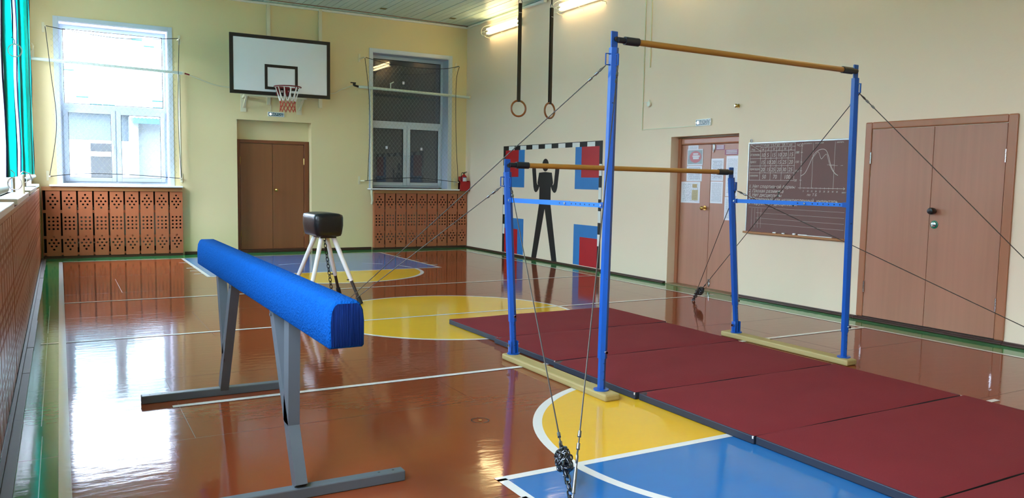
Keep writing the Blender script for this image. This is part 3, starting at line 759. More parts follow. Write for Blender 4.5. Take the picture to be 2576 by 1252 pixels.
for a, b in ((y0, y0+tk), (y1-tk, y1)):
    m.mi = 0; wrect(m, a, b, zt-.36, zt-tk, 3); wrect(m, a, b, .04, .40, 3); stripe(m, mw, .40, zt-.36, a, b, True, False, 7)
bmesh.ops.remove_doubles(m.bm, verts=m.bm.verts[:], dist=.0003); m.build('goal_frame', ['black_paint', 'white_paint'], gm)
m = MB(); e = .01
for q in ((y0-e, y1+e, zt, zt+e), (y0-e, y0, .04, zt), (y1, y1+e, .04, zt)): wrect(m, *q, 2)
m.build('outline', 'black_paint', gm)
for (a, b), (ra, rb) in (((12.82, 13.545), (13.04, 13.545)), ((10.46, 11.145), (10.46, 10.96))):
    for (c, d), (rc0, rc1) in (((1.306, 2.003), (1.50, 2.003)), ((.045, .72), (.045, .515))):
        m = MB(); wrect(m, a, b, c, d, 1.5); m.build('blue_target', 'blue_paint', gm)
        m = MB(); wrect(m, ra, rb, rc0, rc1, 3); m.build('red_target', 'red_paint', gm)
F = 12.083
fig = MB()
poly(fig, [(F+.107*math.sin(2*PI*k/28), 1.714+.112*math.cos(2*PI*k/28)) for k in range(28)], 3)
half = [(0, 1.592), (-.212, 1.580), (-.262, 1.40), (-.245, 1.368), (-.258, 1.355), (-.29, 1.40), (-.325, 1.64), (-.34, 1.71), (-.455, 1.71), (-.452, 1.62), (-.40, 1.32), (-.37, 1.255), (-.33, 1.228), (-.28, 1.235), (-.225, 1.28), (-.19, 1.34), (-.192, 1.02), (-.43, .03), (-.262, .03), (0, .94)]
poly(fig, [(F+x_, z_) for x_, z_ in half]+[(F-x_, z_) for x_, z_ in half[::-1][1:-1]], 3)
fig.build('figure', 'black_paint', gm)
# ================================================================== CHALKBOARD
cb = root('chalkboard', (XR, 0, 0), 0, 'brown chalkboard with a table and a pulse graph beside the notice door', 'chalkboard')
m = MB(); m.b2(-.02, -.002, 5.80, 7.25, .85, 1.932); m.build('panel', 'chalk_brown', cb)
m = MB(); m.b2(-.026, -.001, 5.785, 7.265, 1.932, 1.95, .003); m.b2(-.026, -.001, 7.25, 7.265, .85, 1.932, .003); m.b2(-.026, -.001, 5.785, 5.80, .85, 1.932, .003); m.build('frame', 'alu', cb)
m = MB(); m.b2(-.065, -.001, 5.785, 7.27, .826, .85, .005); m.build('chalk_tray', 'laminate_rail', cb)
m = MB()
for a, b in ((6.62, 6.66), (6.46, 6.50), (5.95, 6.3), (6.3, 6.42), (6.75, 6.80)): m.b2(-.05, -.03, a, b, .85, .858+random.uniform(0, .012), .004)
m.build('chalk_stick', 'snow', cb)
m = MB(); m.torus((-.012, 7.235, 1.972), .018, .004, (1, 0, 0), 16, 6, .7); m.build('hook', 'steel', cb, 60)
XC = -.0212
def ln(m, pts, t=.0045):
    for (a, b), (c, d) in zip(pts, pts[1:]): m.bar((XC+.0006, a, b), (XC+.0006, c, d), .0012, t, (1, 0, 0))
m = MB()
cols = [7.235, 7.065, 6.985, 6.90, 6.815, 6.73, 6.635, 6.54]; rows_ = [1.925, 1.885, 1.84, 1.75, 1.66, 1.575, 1.485]
for i, c in enumerate(cols):
    zt_ = 1.925 if i in (0, 1, 3, 5, 7) else 1.885
    zb_ = rows_[-1] if i in (0, 1, 3, 5, 7) else rows_[-2]
    ln(m, [(c, zt_), (c, zb_)])
for i, z in enumerate(rows_): ln(m, [(7.065 if i == 1 else 7.24, z), (6.535, z)])
ln(m, [(7.24, 1.925), (7.065, 1.84)])
# pulse graph
ln(m, [(6.44, 1.92), (6.44, 1.385)], .005); ln(m, [(6.47, 1.40), (5.83, 1.40)], .005); ln(m, [(5.85, 1.412), (5.83, 1.40), (5.85, 1.388)])
for z in (1.49, 1.60, 1.70, 1.81): ln(m, [(6.455, z), (6.425, z)])
for k in range(1, 12): ln(m, [(6.445, 1.40+.046*k), (6.432, 1.40+.046*k)], .003)
for k in range(9): ln(m, [(6.385-.057*k, 1.41), (6.385-.057*k, 1.39)], .003)
for c, z in ((6.28, 1.40), (5.985, 1.40)): ln(m, [(c, 1.92), (c, z)], .0035)
cv = curve([(6.435, 1.54), (6.38, 1.575), (6.33, 1.66), (6.285, 1.75), (6.24, 1.81), (6.17, 1.84), (6.11, 1.83), (6.07, 1.77), (6.03, 1.66), (5.98, 1.58), (5.93, 1.545)], 6); ln(m, cv, .006)
ln(m, curve([(6.285, 1.74), (6.23, 1.80), (6.205, 1.81), (6.17, 1.74), (6.155, 1.735), (6.12, 1.77), (6.09, 1.78), (6.06, 1.70), (6.02, 1.62), (5.97, 1.565), (5.935, 1.55)], 5), .004)
for y_, l_ in ((6.05, .06), (5.99, .05), (5.90, .03), (6.08, .1)): ln(m, [(y_, 1.655+.01*(l_ > .08)), (y_-l_, 1.655+.01*(l_ > .08))], .003)
for z in (1.15, 1.085, 1.02, .955): ln(m, [(7.22 if z > 1.1 else 7.1, z), (5.82, z-.01)], .002)
for c in (7.17, 7.12, 7.07, 7.02): ln(m, [(c, 1.14), (c, .90)], .002)
m.build('chalk_lines', 'chalk', cb)
T = []
def tx(s, y, z, size, wf=1.0, sh=.25): T.append((s, (XC, y, z), size, (0, -1, 0), (0, 0, 1), sh, wf))
for s, y in (('1-4 кл', 7.05), ('5-7 кл', 6.885), ('8-11 кл', 6.72)): tx(s, y, 1.893, .042)
tx('класс', 7.15, 1.893, .028); tx('Упр.', 7.22, 1.85, .034)
for k in range(6): tx('МД'[k % 2], [7.045, 6.96, 6.875, 6.79, 6.705, 6.615][k], 1.848, .035)
for rr, (nm, vals) in enumerate((('отжиман.', '10 5 15 10 20 15'), ('пресс', '15 10 20 15 25 20'), ('приседан.', '20 15 25 20 30 25'))):
    tx(nm, 7.23, 1.785-.088*rr, .040, .85)
    for k, v in enumerate(vals.split()): tx(v, [7.055, 6.965, 6.89, 6.80, 6.72, 6.625][k], 1.768-.088*rr, .066, .92, .15)
tx('скакалка', 7.23, 1.53, .036, .85)
for v, y in (('50', 7.03), ('70', 6.86), ('100', 6.69)): tx(v, y, 1.505, .068, .95, .15)
tx('ЧСС', 6.52, 1.88, .045); tx('разминка', 6.42, 1.905, .026); tx('основная', 6.26, 1.905, .026); tx('заключ.', 5.97, 1.905, .026)
for v, z in (('50', 1.475), ('100', 1.585), ('150', 1.69), ('180', 1.80)): tx(v, 6.535, z, .038)
for k in range(9): tx(str(5+5*k), 6.40-.057*k, 1.355, .028, .8)
tx('мин', 5.87, 1.35, .03); tx('по  Т Б', 6.34, 1.31, .042)
for s, y, z in (('1. Нет спортивной формы', 7.235, 1.39), ('2. Плохая разминка', 7.235, 1.335), ('3. Нет дисциплины', 7.235, 1.285), ('4. Сломанный или незакрепленный  инвентарь', 7.235, 1.235), ('5. Нарушение  дисциплины', 7.235, 1.185)): tx(s, y, z, .058, 1.0)
text_mesh(T, 'chalk_writing', 'chalk', cb)
# ================================================================== NOTICES ON THE DOOR
MT['print_a'] = lined('print_a', '#dcdde6', '#8d909c', 26, .47)
MT['print_b'] = lined('print_b', '#d6dae6', '#7d8391', 15, .40, 18)
MT['print_c'] = lined('print_c', '#dfe0ea', '#9aa0ae', 34, .42, 34)
MT['print_d'] = lined('print_d', '#b9a878', '#8c7d58', 22, .44, 14)
XN = XR+.149
def notice(y0, y1, z0, z1, m_, label, extra=None, lvl=0):
    r = root('notice', (XN-.0025*lvl, y0, z0), 0, label, 'notice', 'papers taped to the notice door')
    q = MB(); q.b2(-.0015, -.0003, 0, y1-y0, 0, z1-z0); q.build('sheet', m_, r)
    if extra: extra(r, y1-y0, z1-z0)
    return r
notice(8.35, 8.555, 1.84, 1.957, 'print_b', 'small white notice at the top of the left door leaf')
def poster(r, w_, h_):
    q = MB(); q.b2(-.0022, -.0014, .015, w_-.015, .02, h_-.015); q.build('picture', 'poster_grey', r)
    q = MB(); q.prism([(-.0021, w_*.47+w_*.38*math.cos(2*PI*k/24), h_*.52+h_*.36*math.sin(2*PI*k/24)) for k in range(24)], (-.0008, 0, 0)); q.build('oval', 'poster_pink', r)
    q = MB()
    for zz, a, b in ((.70, .3, .62), (.56, .2, .66), (.44, .25, .62)): q.b2(-.0034, -.0028, w_*a, w_*b, h_*zz-.012, h_*zz+.012)
    q.build('caption', 'paper', r)
notice(8.255, 8.565, 1.68, 1.905, 'paper', 'colourful poster with a pink oval on the left door leaf', poster, 1)
notice(8.265, 8.57, 1.463, 1.674, 'print_b', 'printed notice directly under the colourful poster')
def doc(r, w_, h_):
    q = MB(); q.b2(-.0022, -.0014, w_*.10, w_*.42, h_*.13, h_*.62); q.build('tan_column', 'print_d', r)
    q = MB(); q.b2(-.0022, -.0014, w_*.16, w_*.40, h_*.72, h_*.90); q.build('heading_picture', 'tan', r)
notice(8.29, 8.672, 1.162, 1.455, 'print_a', 'wide white notice with a tan column above the door knob', doc)
notice(7.858, 8.09, 1.472, 1.769, 'print_b', 'upper printed sheet in the middle of the right door leaf')
notice(7.856, 8.088, 1.171, 1.464, 'print_c', 'lower printed sheet in the middle of the right door leaf')
notice(7.59, 7.81, 1.27, 1.80, 'print_c', 'long printed sheet at the right edge of the notice door, upper one')
notice(7.60, 7.815, .955, 1.262, 'print_c', 'printed sheet at the right edge of the notice door, lowest one')
def plq(r, w_, h_):
    q = MB()
    for k in range(3): q.b2(-.0022, -.0014, w_*.1, w_*.9, h_*(.2+.28*k), h_*(.2+.28*k)+.009)
    q.build('caption', 'paper', r)
notice(7.852, 8.015, 1.883, 1.948, 'plaque_plum', 'small plum coloured sign near the top of the right door leaf', plq)
notice(7.60, 7.845, 1.815, 1.884, 'plaque_plum', 'wider plum coloured sign at the upper right door corner', plq)
# ================================================================== FIRE EXTINGUISHER
fe = root('fire_extinguisher', (7.395, 15.12, 1.1985), 0, 'red fire extinguisher on the radiator cover in the corner', 'fire extinguisher')
m = MB(); m.lathe((0, 0, .012), [(.055, 0), (.062, .01), (.062, .27), (.052, .30), (.022, .325), (.020, .34)], 22); m.build('cylinder', 'ext_red', fe, 40)
m = MB(); m.b2(-.10, .10, -.07, .07, 0, .012); m.b2(-.10, -.092, -.07, .07, .0, .21); m.b2(.092, .10, -.07, .07, 0, .21); m.b2(-.10, .10, -.075, -.068, 0, .19); m.b2(-.1, -.06, -.02, .07, .0, .30, .01); m.build('stand', 'ext_red', fe)
m = MB(); m.cyl((0, 0, .345), (0, 0, .375), .016); m.box((.012, -.015, .385), (.10, .02, .014), Matrix.Rotation(-.25, 3, 'Y'), .003); m.box((.0, -.015, .372), (.08, .018, .01), None, .003); m.build('valve', 'black_plastic', fe, 40)
m = MB(); m.tube(curve([(-.01, -.02, .365), (-.055, -.03, .38), (-.075, -.03, .33), (-.078, -.02, .22)], 6), .007, 8); m.build('hose', 'black_plastic', fe, 60)
m = MB()
for k in range(7):
    a0, a1 = -PI*.5-.75+k*1.5/7, -PI*.5-.75+(k+1)*1.5/7
    P = [Vector((.0628*math.cos(a), .0628*math.sin(a), 0)) for a in (a0, a1)]
    m.mi = 0; m._f([m.bm.verts.new(P[0]+Vector((0, 0, .20))), m.bm.verts.new(P[1]+Vector((0, 0, .20))), m.bm.verts.new(P[1]+Vector((0, 0, .27))), m.bm.verts.new(P[0]+Vector((0, 0, .27)))])
    m.mi = 1; m._f([m.bm.verts.new(P[0]+Vector((0, 0, .27))), m.bm.verts.new(P[1]+Vector((0, 0, .27))), m.bm.verts.new(P[1]+Vector((0, 0, .285))), m.bm.verts.new(P[0]+Vector((0, 0, .285)))])
m.build('label', ['ext_label', 'ext_blue'], fe)
# ================================================================== LEFT WALL NETS (turquoise cloth seen edge on)
def drape(y0, y1, zb, ztop, ph, label, strip=None, xs=-.305):
    r = root('safety_curtain', (xs, y0, zb), 0, label, 'curtain', 'turquoise curtains on the left wall')
    def sheet_(a, b, off, amp, nm, mt):
        m = MB(); nu, nv = 26, 22; V = []
        for i in range(nu+1):
            row = []
            for j in range(nv+1):
                y = a+(b-a)*i/nu; z = (ztop-zb)*j/nv
                x = off+amp*math.sin(y*5.1+ph+z*.5)+amp*.6*math.sin(z*9+y*2+ph)
                row.append(m.bm.verts.new((x, y-y0, z)))
            V.append(row)
        for i in range(nu):
            for j in range(nv): m._f([V[i][j], V[i+1][j], V[i+1][j+1], V[i][j+1]])
        ret = bmesh.ops.extrude_face_region(m.bm, geom=m.bm.faces[:])
        for v in ret['geom']:
            if isinstance(v, bmesh.types.BMVert): v.co.x += .003
        return m.build(nm, mt, r, 60)
    sheet_(y0, y1, 0, .0035, 'cloth', 'turquoise_cloth')
    if strip: sheet_(strip[0], strip[1], .010, .003, 'double_hem', 'turquoise_cloth')
    m = MB()
    for y in (0, y1-y0): m.tube([(.006*math.sin(k*1.3), y+.004*math.sin(k*2.1), (ztop-zb)*k/14) for k in range(15)], .006, 6)
    m.build('edge_cord', 'navy_cord', r, 60)
    return r
drape(8.62, 13.1, 1.402, 4.45, .3, 'wide turquoise curtain along the left wall, nearest the far corner', (10.5, 11.4))
drape(6.36, 7.84, 1.385, 4.45, 1.7, 'narrow turquoise curtain along the left wall, before the wide one')
drape(4.6, 5.47, 1.38, 4.45, 2.4, 'turquoise curtain at the left picture edge, nearest the camera')
for a, b, z0, z1, lb in ((9.1, 12.75, 1.345, 1.372, 'white curtain pipe under the wide turquoise curtain'), (1.6, 5.9, 1.315, 1.315, 'white curtain pipe under the nearest turquoise curtain')):
    r = root('curtain_pipe', (-.30, a, z0), 0, lb, 'pipe', 'curtain pipes on the left wall')
    L_ = b-a; m = MB(); n = 16
    rings_ = []
    for rr, yy in ((.022, .0), (.026, .0), (.026, L_), (.022, L_)):
        zz = (z1-z0)*(yy/L_); rings_.append([m.bm.verts.new((rr*math.cos(2*PI*k/n), yy, zz+rr*math.sin(2*PI*k/n))) for k in range(n)])
    inner = [m.bm.verts.new((.022*math.cos(2*PI*k/n), .25, .022*math.sin(2*PI*k/n))) for k in range(n)]
    for A, B in zip([inner]+rings_, rings_): 
        for k in range(n): m._f([A[k], A[(k+1) % n], B[(k+1) % n], B[k]])
    m._f(inner[::-1]); m._f(rings_[-1]); m.build('pipe', 'pipe_pale', r, 40)
    m = MB()
    for q in (.3, L_-.3): m.b2(-.098, -.02, q-.015, q+.015, -.012, .012)
    m.build('bracket', 'cream_metal', r)
for (y, z, x, lb, R_) in ((6.9, 2.30, -.255, 'pale hanging ring high on the narrow turquoise curtain', .06), (6.30, 1.345, -.26, 'chrome ring low beside the narrow turquoise curtain', .055)):
    r = root('curtain_ring', (x, y, z), 0, lb, 'ring', 'curtain rings'); m = MB(); m.torus((0, 0, 0), R_*.75, .0045, (.25, 1, 0), 24, 8); tag_ = m.build('loop', 'chrome' if z < 2 else 'sill_white', r, 60)
    m = MB(); m.tube([(0, 0, R_*.75), (.0, .01, R_*.75+.03), (-.02, .0, R_*.75+.05)], .003, 6); m.build('hook', 'steel', r, 60)
r = root('window_pier_bracket', (XL+.02, 8.36, 1.2), 0, 'cream curved bracket on the pier between left wall windows', 'bracket')
m = MB(); m.cyl((.075, 0, -.0), (.075, 0, .20), .036, seg=18); m.build('post', 'cream_metal', r, 40)
m = MB(); m.tube([(.075, -.0, .2), (.10, .0, .23), (.15, .02, .21), (.17, .03, .15)], .006, 6); m.build('hook', 'steel', r, 60)
r = root('wall_hook', (-.33, YB, 3.35), 0, 'small cream wall hook beside the far curtain', 'hook')
m = MB(); m.b2(-.03, .03, -.02, -.0005, -.08, .08, .004); m.build('plate', 'cream_metal', r)
m = MB(); m.tube([(0, -.02, .05), (.01, -.1, .06), (.02, -.13, .1), (.0, -.11, .14)], .014, 8); m.build('arm', 'cream_metal', r, 50)
# ================================================================== BALANCE BEAM
bm_ = root('balance_beam', (.898, 4.36, 0), 0, 'long low balance beam covered in blue carpet on grey steel supports', 'balance beam')
ya, yb = 2.785-4.36, 5.95-4.36
prof = [(-.060, .800), (.060, .800), (.067, .808), (.068, .90), (.063, .942), (.052, .966), (.040, .975), (-.040, .975), (-.052, .966), (-.063, .942), (-.068, .90), (-.067, .808)]
m = MB(); rngs = []
for yy, sc in ((ya, .90), (ya+.006, .97), (ya+.018, 1), (yb-.018, 1), (yb-.006, .97), (yb, .9)):
    rngs.append([m.bm.verts.new((px*sc, yy, .888+(pz-.888)*sc)) for px, pz in prof])
for A, B in zip(rngs, rngs[1:]):
    for k in range(len(prof)): m._f([A[k], A[(k+1) % len(prof)], B[(k+1) % len(prof)], B[k]])
m.mi = 1; m._f(rngs[0][::-1]); m._f(rngs[-1]); m.build('beam', ['beam_blue', 'beam_end'], bm_, 40)
for s, yb_ in ((1, 3.455-4.36), (-1, 5.36-4.36)):
    m = MB(); m.b2(-.49, .49, yb_-.03, yb_+.03, .0, .05, .005); b = m.build('base_bar', 'grey_enamel', bm_)
    m = MB()
    for x_ in (.37, .44, -.37, -.44): m.cyl((x_, yb_+.004, .0495), (x_, yb_+.004, .0508), .006, seg=10)
    m.build('bolt_hole', 'black_plastic', b)
    # main strut leans toward the middle of the beam, second arm branches off it
    m = MB(); m.bar((0, yb_, .05), (0, yb_+s*.445, .82), .052, .072, (1, 0, 0)); m.build('main_leg', 'grey_enamel', bm_)
    b0, b1 = (.145, .12) if s > 0 else (-.13, .045)
    m = MB(); m.bar((0, yb_+b0, .30), (0, yb_+b1, .82), .052, .085 if s > 0 else .07, (1, 0, 0)); m.build('brace', 'grey_enamel', bm_)
    m = MB(); m.b2(-.032, .032, yb_+s*.0, yb_+s*.5, .792, .8); m.cyl((-.033, yb_+s*.42, .76), (-.026, yb_+s*.42, .76), .009, seg=8); m.build('mounting_plate', 'grey_enamel', bm_)
# ================================================================== VAULTING GOAT
gt = root('vaulting_goat', (2.635, 9.02, 0), 0, 'black leather vaulting goat with white splayed legs and hanging chain', 'vaulting goat')
m = MB(); t = bmesh.new(); bmesh.ops.create_cube(t, size=1)
bmesh.ops.subdivide_edges(t, edges=t.edges[:], cuts=7, use_grid_fill=True)
for v in t.verts:
    x_, y_, z_ = v.co.x*2, v.co.y*2, v.co.z*2
    n4 = (abs(x_)**11+abs(y_)**11+abs(z_)**11)**(1/11); x_, y_, z_ = x_/n4, y_/n4, z_/n4
    wz = 1 if z_ > 0 else 1-.12*(-z_)
    px, py = x_*wz, y_*(1-.04*max(0, -z_))
    pz = z_+.10*(1-x_*x_)*max(0, z_)
    v.co = Vector((px*.166-.012, py*.29+.02, .885+pz*.128))
m._merge(t, Matrix.Identity(4)); m.build('body', 'leather_black', gt, 70)
m = MB(); m.b2(-.09, .09, -.17, .17, .74, .765); m.build('base_board', 'leather_black', gt)
for sx in (-1, 1):
    for sy in (-1, 1):
        top = Vector((sx*.065, sy*.13, .76)); foot = Vector((sx*.305, sy*.40, 0)); k = (foot-top)
        m = MB(); m.cyl(top, top+k*.66, .027, .024, 14); lg = m.build('leg', 'leg_white', gt, 40)
        m = MB(); m.cyl(top+k*.64, top+k*.97, .018, seg=12); m.build('leg_extension', 'rust_black', lg, 40)
        m = MB(); m.cyl(top+k*.88, top+k*.995, .026, .028, 14); m.build('rubber_foot', 'rubber', lg, 40)
        m = MB(); q = top+k*.64; m.cyl(q+Vector((-.045, 0, 0)), q+Vector((-.02, 0, 0)), .008, seg=8); m.build('clamp_screw', 'chain_steel', lg, 40)
m = MB(); m.chain((0, 0, .74), (.10, .04, .10), .05, .03, .0045); m.build('chain', 'chain_black', gt, 60)
# ================================================================== UNEVEN BARS
ub = root('uneven_bars', (4.29, 4.82, 0), 0, 'uneven parallel bars on four blue steel posts with steel guy cables', 'uneven bars')
OF = Vector((4.29, 4.82, 0))
def L_(p): return Vector(p)-OF
for x0, x1, lb in ((3.045, 3.165, 0), (5.41, 5.53, 1)):
    m = MB(); m.box(L_(((x0+x1)/2, 4.80, .024)), (x1-x0, 1.40, .048), None, .012); m.build('sleeper', 'sleeper_wood', ub)
POST = dict(sl=((3.120, 5.44), (3.035, 5.444), 1.49, .31, 1.555), tl=((3.100, 4.225), (3.128, 4.225), 2.285, .262, 2.355), sr=((5.470, 5.36), (5.325, 5.363), 1.485, .31, 1.545), tr=((5.494, 4.20), (5.452, 4.198), 2.27, .255, 2.34))
TOP = {}
for key, (b, tp, zc, zs, zt) in POST.items():
    B0 = Vector((b[0], b[1], .048)); T0 = Vector((tp[0], tp[1], zt)); ax = (T0-B0)/(zt-.048)
    at = lambda z: L_(B0+ax*(z-.048)); TOP[key] = (lambda z, B0=B0, ax=ax: B0+ax*(z-.048))
    s = 1 if key[1] == 'l' else -1                # toward the other side
    m = MB(); m.cyl(at(zs), at(zc), .0315, seg=6, phase=PI/6); po = m.build('post', 'post_blue', ub)
    m = MB(); m.cyl(at(.05), at(zs+.03), .0255, seg=6, phase=PI/6); m.build('lower_tube', 'post_blue', po)
    m = MB()
    for q in range(4): 
        z = .12+q*.055; c = at(z)
        if z < zs-.02: m.cyl(c+Vector((-.0, -.0205, 0)), c+Vector((0, -.024, 0)), .006, seg=10)
    m.build('pin_hole', 'black_plastic', po)
    m = MB(); m.cyl(at(.048), at(.056), .052, seg=24)
    if key[0] == 's':
        for q in (-1, 1): m.box(at(.105)+Vector((q*.031, 0, 0)), (.006, .05, .10), None, .002)
    m.build('base_plate', 'post_blue', po, 40)
    if key[0] == 's':
        m = MB(); m.cyl(at(.12)+Vector((-.05, 0, 0)), at(.12)+Vector((.05, 0, 0)), .008, seg=8); m.cyl(at(.12)+Vector((-.05, 0, 0)), at(.12)+Vector((-.034, 0, 0)), .013, seg=6); m.build('pivot_bolt', 'chrome', po)
    m = MB(); c = at(zs+.045); m.cyl(c+Vector((0, -.05, 0)), c+Vector((0, -.02, 0)), .008, seg=8); m.cyl(c+Vector((0, -.044, 0)), c+Vector((0, -.05, 0)), .012, seg=6); m.build('locking_pin', 'chrome', po)
    m = MB(); c = at((zc+zt)/2+.01)
    m.box(c, (.052, .012, zt-zc+.05), None, .004); m.build('head_plate', 'post_blue', po)
    m = MB(); c = at(zt-.015); m.cyl(c+Vector((s*.008, -.016, 0)), c+Vector((s*.008, .016, 0)), .016, seg=8); m.build('head_bolt', 'chain_steel', po)
    m = MB(); o = -s                              # cable eyes: one outward, one facing the camera side
    e1 = at(zc-.075)
    m.tube([e1+Vector((o*.028, 0, .035)), e1+Vector((o*.062, 0, .035)), e1+Vector((o*.062, 0, -.035)), e1+Vector((o*.028, 0, -.035))], .005, 6)
    m.tube([e1+Vector((0, -.026, .03)), e1+Vector((0, -.05, .03)), e1+Vector((0, -.05, -.04)), e1+Vector((0, -.026, -.04))], .006, 6); m.build('cable_eye', 'post_blue', po, 60)
def wood_bar(pl, pr):
    pl, pr = L_(pl), L_(pr); d = (pr-pl).normalized()
    m = MB(); m.cyl(pl+d*.10, pr-d*.10, .0205, seg=20); b = m.build('bar', 'bar_wood', ub, 40)
    for q, e in ((pl, 1), (pr, -1)):
        m = MB(); m.cyl(q+d*e*.055, q+d*e*.165, .0265, seg=20); m.cyl(q+d*e*.0, q+d*e*.06, .019, seg=14); m.build('end_sleeve', 'sleeve_navy', b, 40)
wood_bar((3.145, 4.21, 2.335), (5.452, 4.19, 2.322)); wood_bar((3.05, 5.43, 1.545), (5.325, 5.35, 1.535))
for k1, k2, z in (('sl', 'tl', 1.272), ('sr', 'tr', 1.277)):
    p, q = L_(TOP[k1](z)), L_(TOP[k2](z)); s = .03 if k1 == 'sl' else -.0
    d = (q-p).normalized(); o = Vector((.0 if k1 == 'sl' else -.0, 0, 0))
    m = MB(); m.bar(p+d*.045+o, p+d*.80+o, .012, .034, (1, 0, 0)); xb = m.build('crossbar', 'crossbar_blue', ub)
    m = MB(); m.bar(p+d*.74+o+Vector((-.009, 0, 0)), q-d*.045+o+Vector((-.009, 0, 0)), .010, .030, (1, 0, 0)); m.build('sliding_bar', 'crossbar_blue', xb)
    m = MB()
    for e in (p+d*.04, q-d*.04): m.b2(e.x-.016, e.x+.012, e.y-.022, e.y+.022, e.z-.02, e.z+.02, .003)
    m.build('bracket', 'post_blue', xb)
    m = MB()
    for f in (.04, .77, 1.17): m.cyl(p+d*f+Vector((-.024, 0, 0)), p+d*f+Vector((-.006, 0, 0)), .009, seg=8)
    m.build('bolt', 'chrome', xb)
    m = MB()
    for f in (.7, .84, .89, .94, .99, 1.04, 1.09): m.cyl(p+d*f+Vector((-.0146, 0, 0)), p+d*f+Vector((-.0138, 0, 0)), .006, seg=8)
    m.build('pin_hole', 'black_plastic', xb)
m = MB(); c = L_(TOP['sr'](1.28)); m.cyl(c+Vector((-.02, -.06, -.0)), c+Vector((.05, -.06, 0)), .03, seg=14)
ANC = dict(nl=Vector((1.93, 2.82, 0)), fl=Vector((2.05, 7.30, 0)), fr=Vector((6.745, 7.342, 0)), nr=Vector((6.86, 2.63, 0)))
def guy(key, eye, an, knot, style='ferrule'):
    A = ANC[an]; zc = POST[key][2]; P = TOP[key](zc-.115)
    s = 1 if key[1] == 'l' else -1
    P = P+(Vector((-s*.060, 0, 0)) if eye == 'out' else Vector((0, -.05, 0)))
    E = A+Vector((0, 0, .008)); v = E-P; Lh = v.length; d = v.normalized()
    cut = Lh-(.34 if knot else (.24 if an[0] == 'n' else .30))
    m = MB(); m.cyl(L_(P+d*.03), L_(P+d*cut), .0036, seg=7); cb_ = m.build('guy_cable', 'cable_grey', ub, 40)
    for a in (.07, .13, cut-.10, cut-.04):
        m = MB(); m.cyl(L_(P+d*a), L_(P+d*(a+.028)), .0085, seg=10); m.build('ferrule', 'steel', cb_, 40)
    m = MB(); m.tube([L_(P+d*.07), L_(P+d*.05+Vector((0, 0, .006))), L_(P), L_(P+d*.05-Vector((0, 0, .006))), L_(P+d*.07)], .004, 6); m.build('top_loop', 'cable_grey', cb_, 50)
    C0 = P+d*(cut-.012)
    if knot:
        m = MB(); kc = C0+d*.095; rnd = random.Random(5+len(key)+ord(an[0]))
        for i in range(42):
            t_ = rnd.uniform(-1, 1); rr = .030*math.sqrt(1-t_*t_*.8); a = rnd.uniform(0, 2*PI)
            n1 = d.orthogonal().normalized(); n2 = d.cross(n1)
            o = kc+d*t_*.055+(n1*math.cos(a)+n2*math.sin(a))*rr
            dd = (n2*math.cos(a)-n1*math.sin(a))+d*rnd.uniform(-1.2, 1.2); sd = (n1*math.cos(a)+n2*math.sin(a))+Vector((rnd.uniform(-.4, .4),)*3)
            if (sd-dd.normalized()*sd.dot(dd.normalized())).length < .1: continue
            m.link(L_(o), dd, dd.cross(sd), .056, .026, .0042)
        m.chain(L_(C0), L_(C0+d*.05), .05, .026, .0042); m.build('bunched_chain', 'chain_steel', cb_, 60)
        m = MB(); m.chain(L_(kc+d*.055), L_(E), .052, .026, .0045); m.build('chain', 'chain_steel', cb_, 60)
    elif an in ('nl', 'nr'):
        m = MB(); m.tube([L_(C0+d*x_+d.orthogonal().normalized()*y_) for x_, y_ in ((0, 0), (.03, .014), (.055, .012), (.07, 0), (.055, -.012), (.03, -.014))], .0045, 6, True); m.build('thimble', 'steel', cb_, 60)
        m = MB(); m.cyl(L_(C0+d*.065), L_(C0+d*.095), .005, seg=8); m.cyl(L_(C0+d*.09), L_(C0+d*.205), .0085, seg=10); m.cyl(L_(C0+d*.205), L_(E), .005, seg=8); m.build('turnbuckle', 'steel', cb_, 40)
    else:
        m = MB(); m.chain(L_(C0), L_(E), .052, .026, .0045); m.build('chain', 'chain_steel', cb_, 60)
guy('tl', 'front', 'nl', False); guy('sl', 'front', 'nl', True)
guy('tl', 'out', 'fl', False); guy('sl', 'out', 'fl', True)
guy('tr', 'front', 'fr', True); guy('sr', 'front', 'fr', False)
guy('tr', 'out', 'nr', False); guy('sr', 'out', 'nr', True)
m.bm.free() if False else None
for k, A in ANC.items():
    m = MB(); m.cyl(L_(A), L_(A+Vector((0, 0, .004))), .03, seg=20); m.torus(L_(A+Vector((0, 0, .012))), .014, .004, (1, .3, 0), 16, 6); m.build('floor_anchor', 'steel', ub, 40)
fs = root('floor_socket', (2.136, 4.108, .0036), 0, 'scuffed floor socket left of the uneven bars', 'socket')
m = MB(); m.cyl((0, 0, 0), (0, 0, .0012), .012, seg=14); m.build('plug', 'brass', fs)
m = MB()
for k in range(8):
    a = 2*PI*k/8+.2; m.box((.05*math.cos(a), .05*math.sin(a), .0002), (.035, .007, .0004), Matrix.Rotation(a+PI/2, 3, 'Z'))
m.build('scuff', 'rust_black', fs)
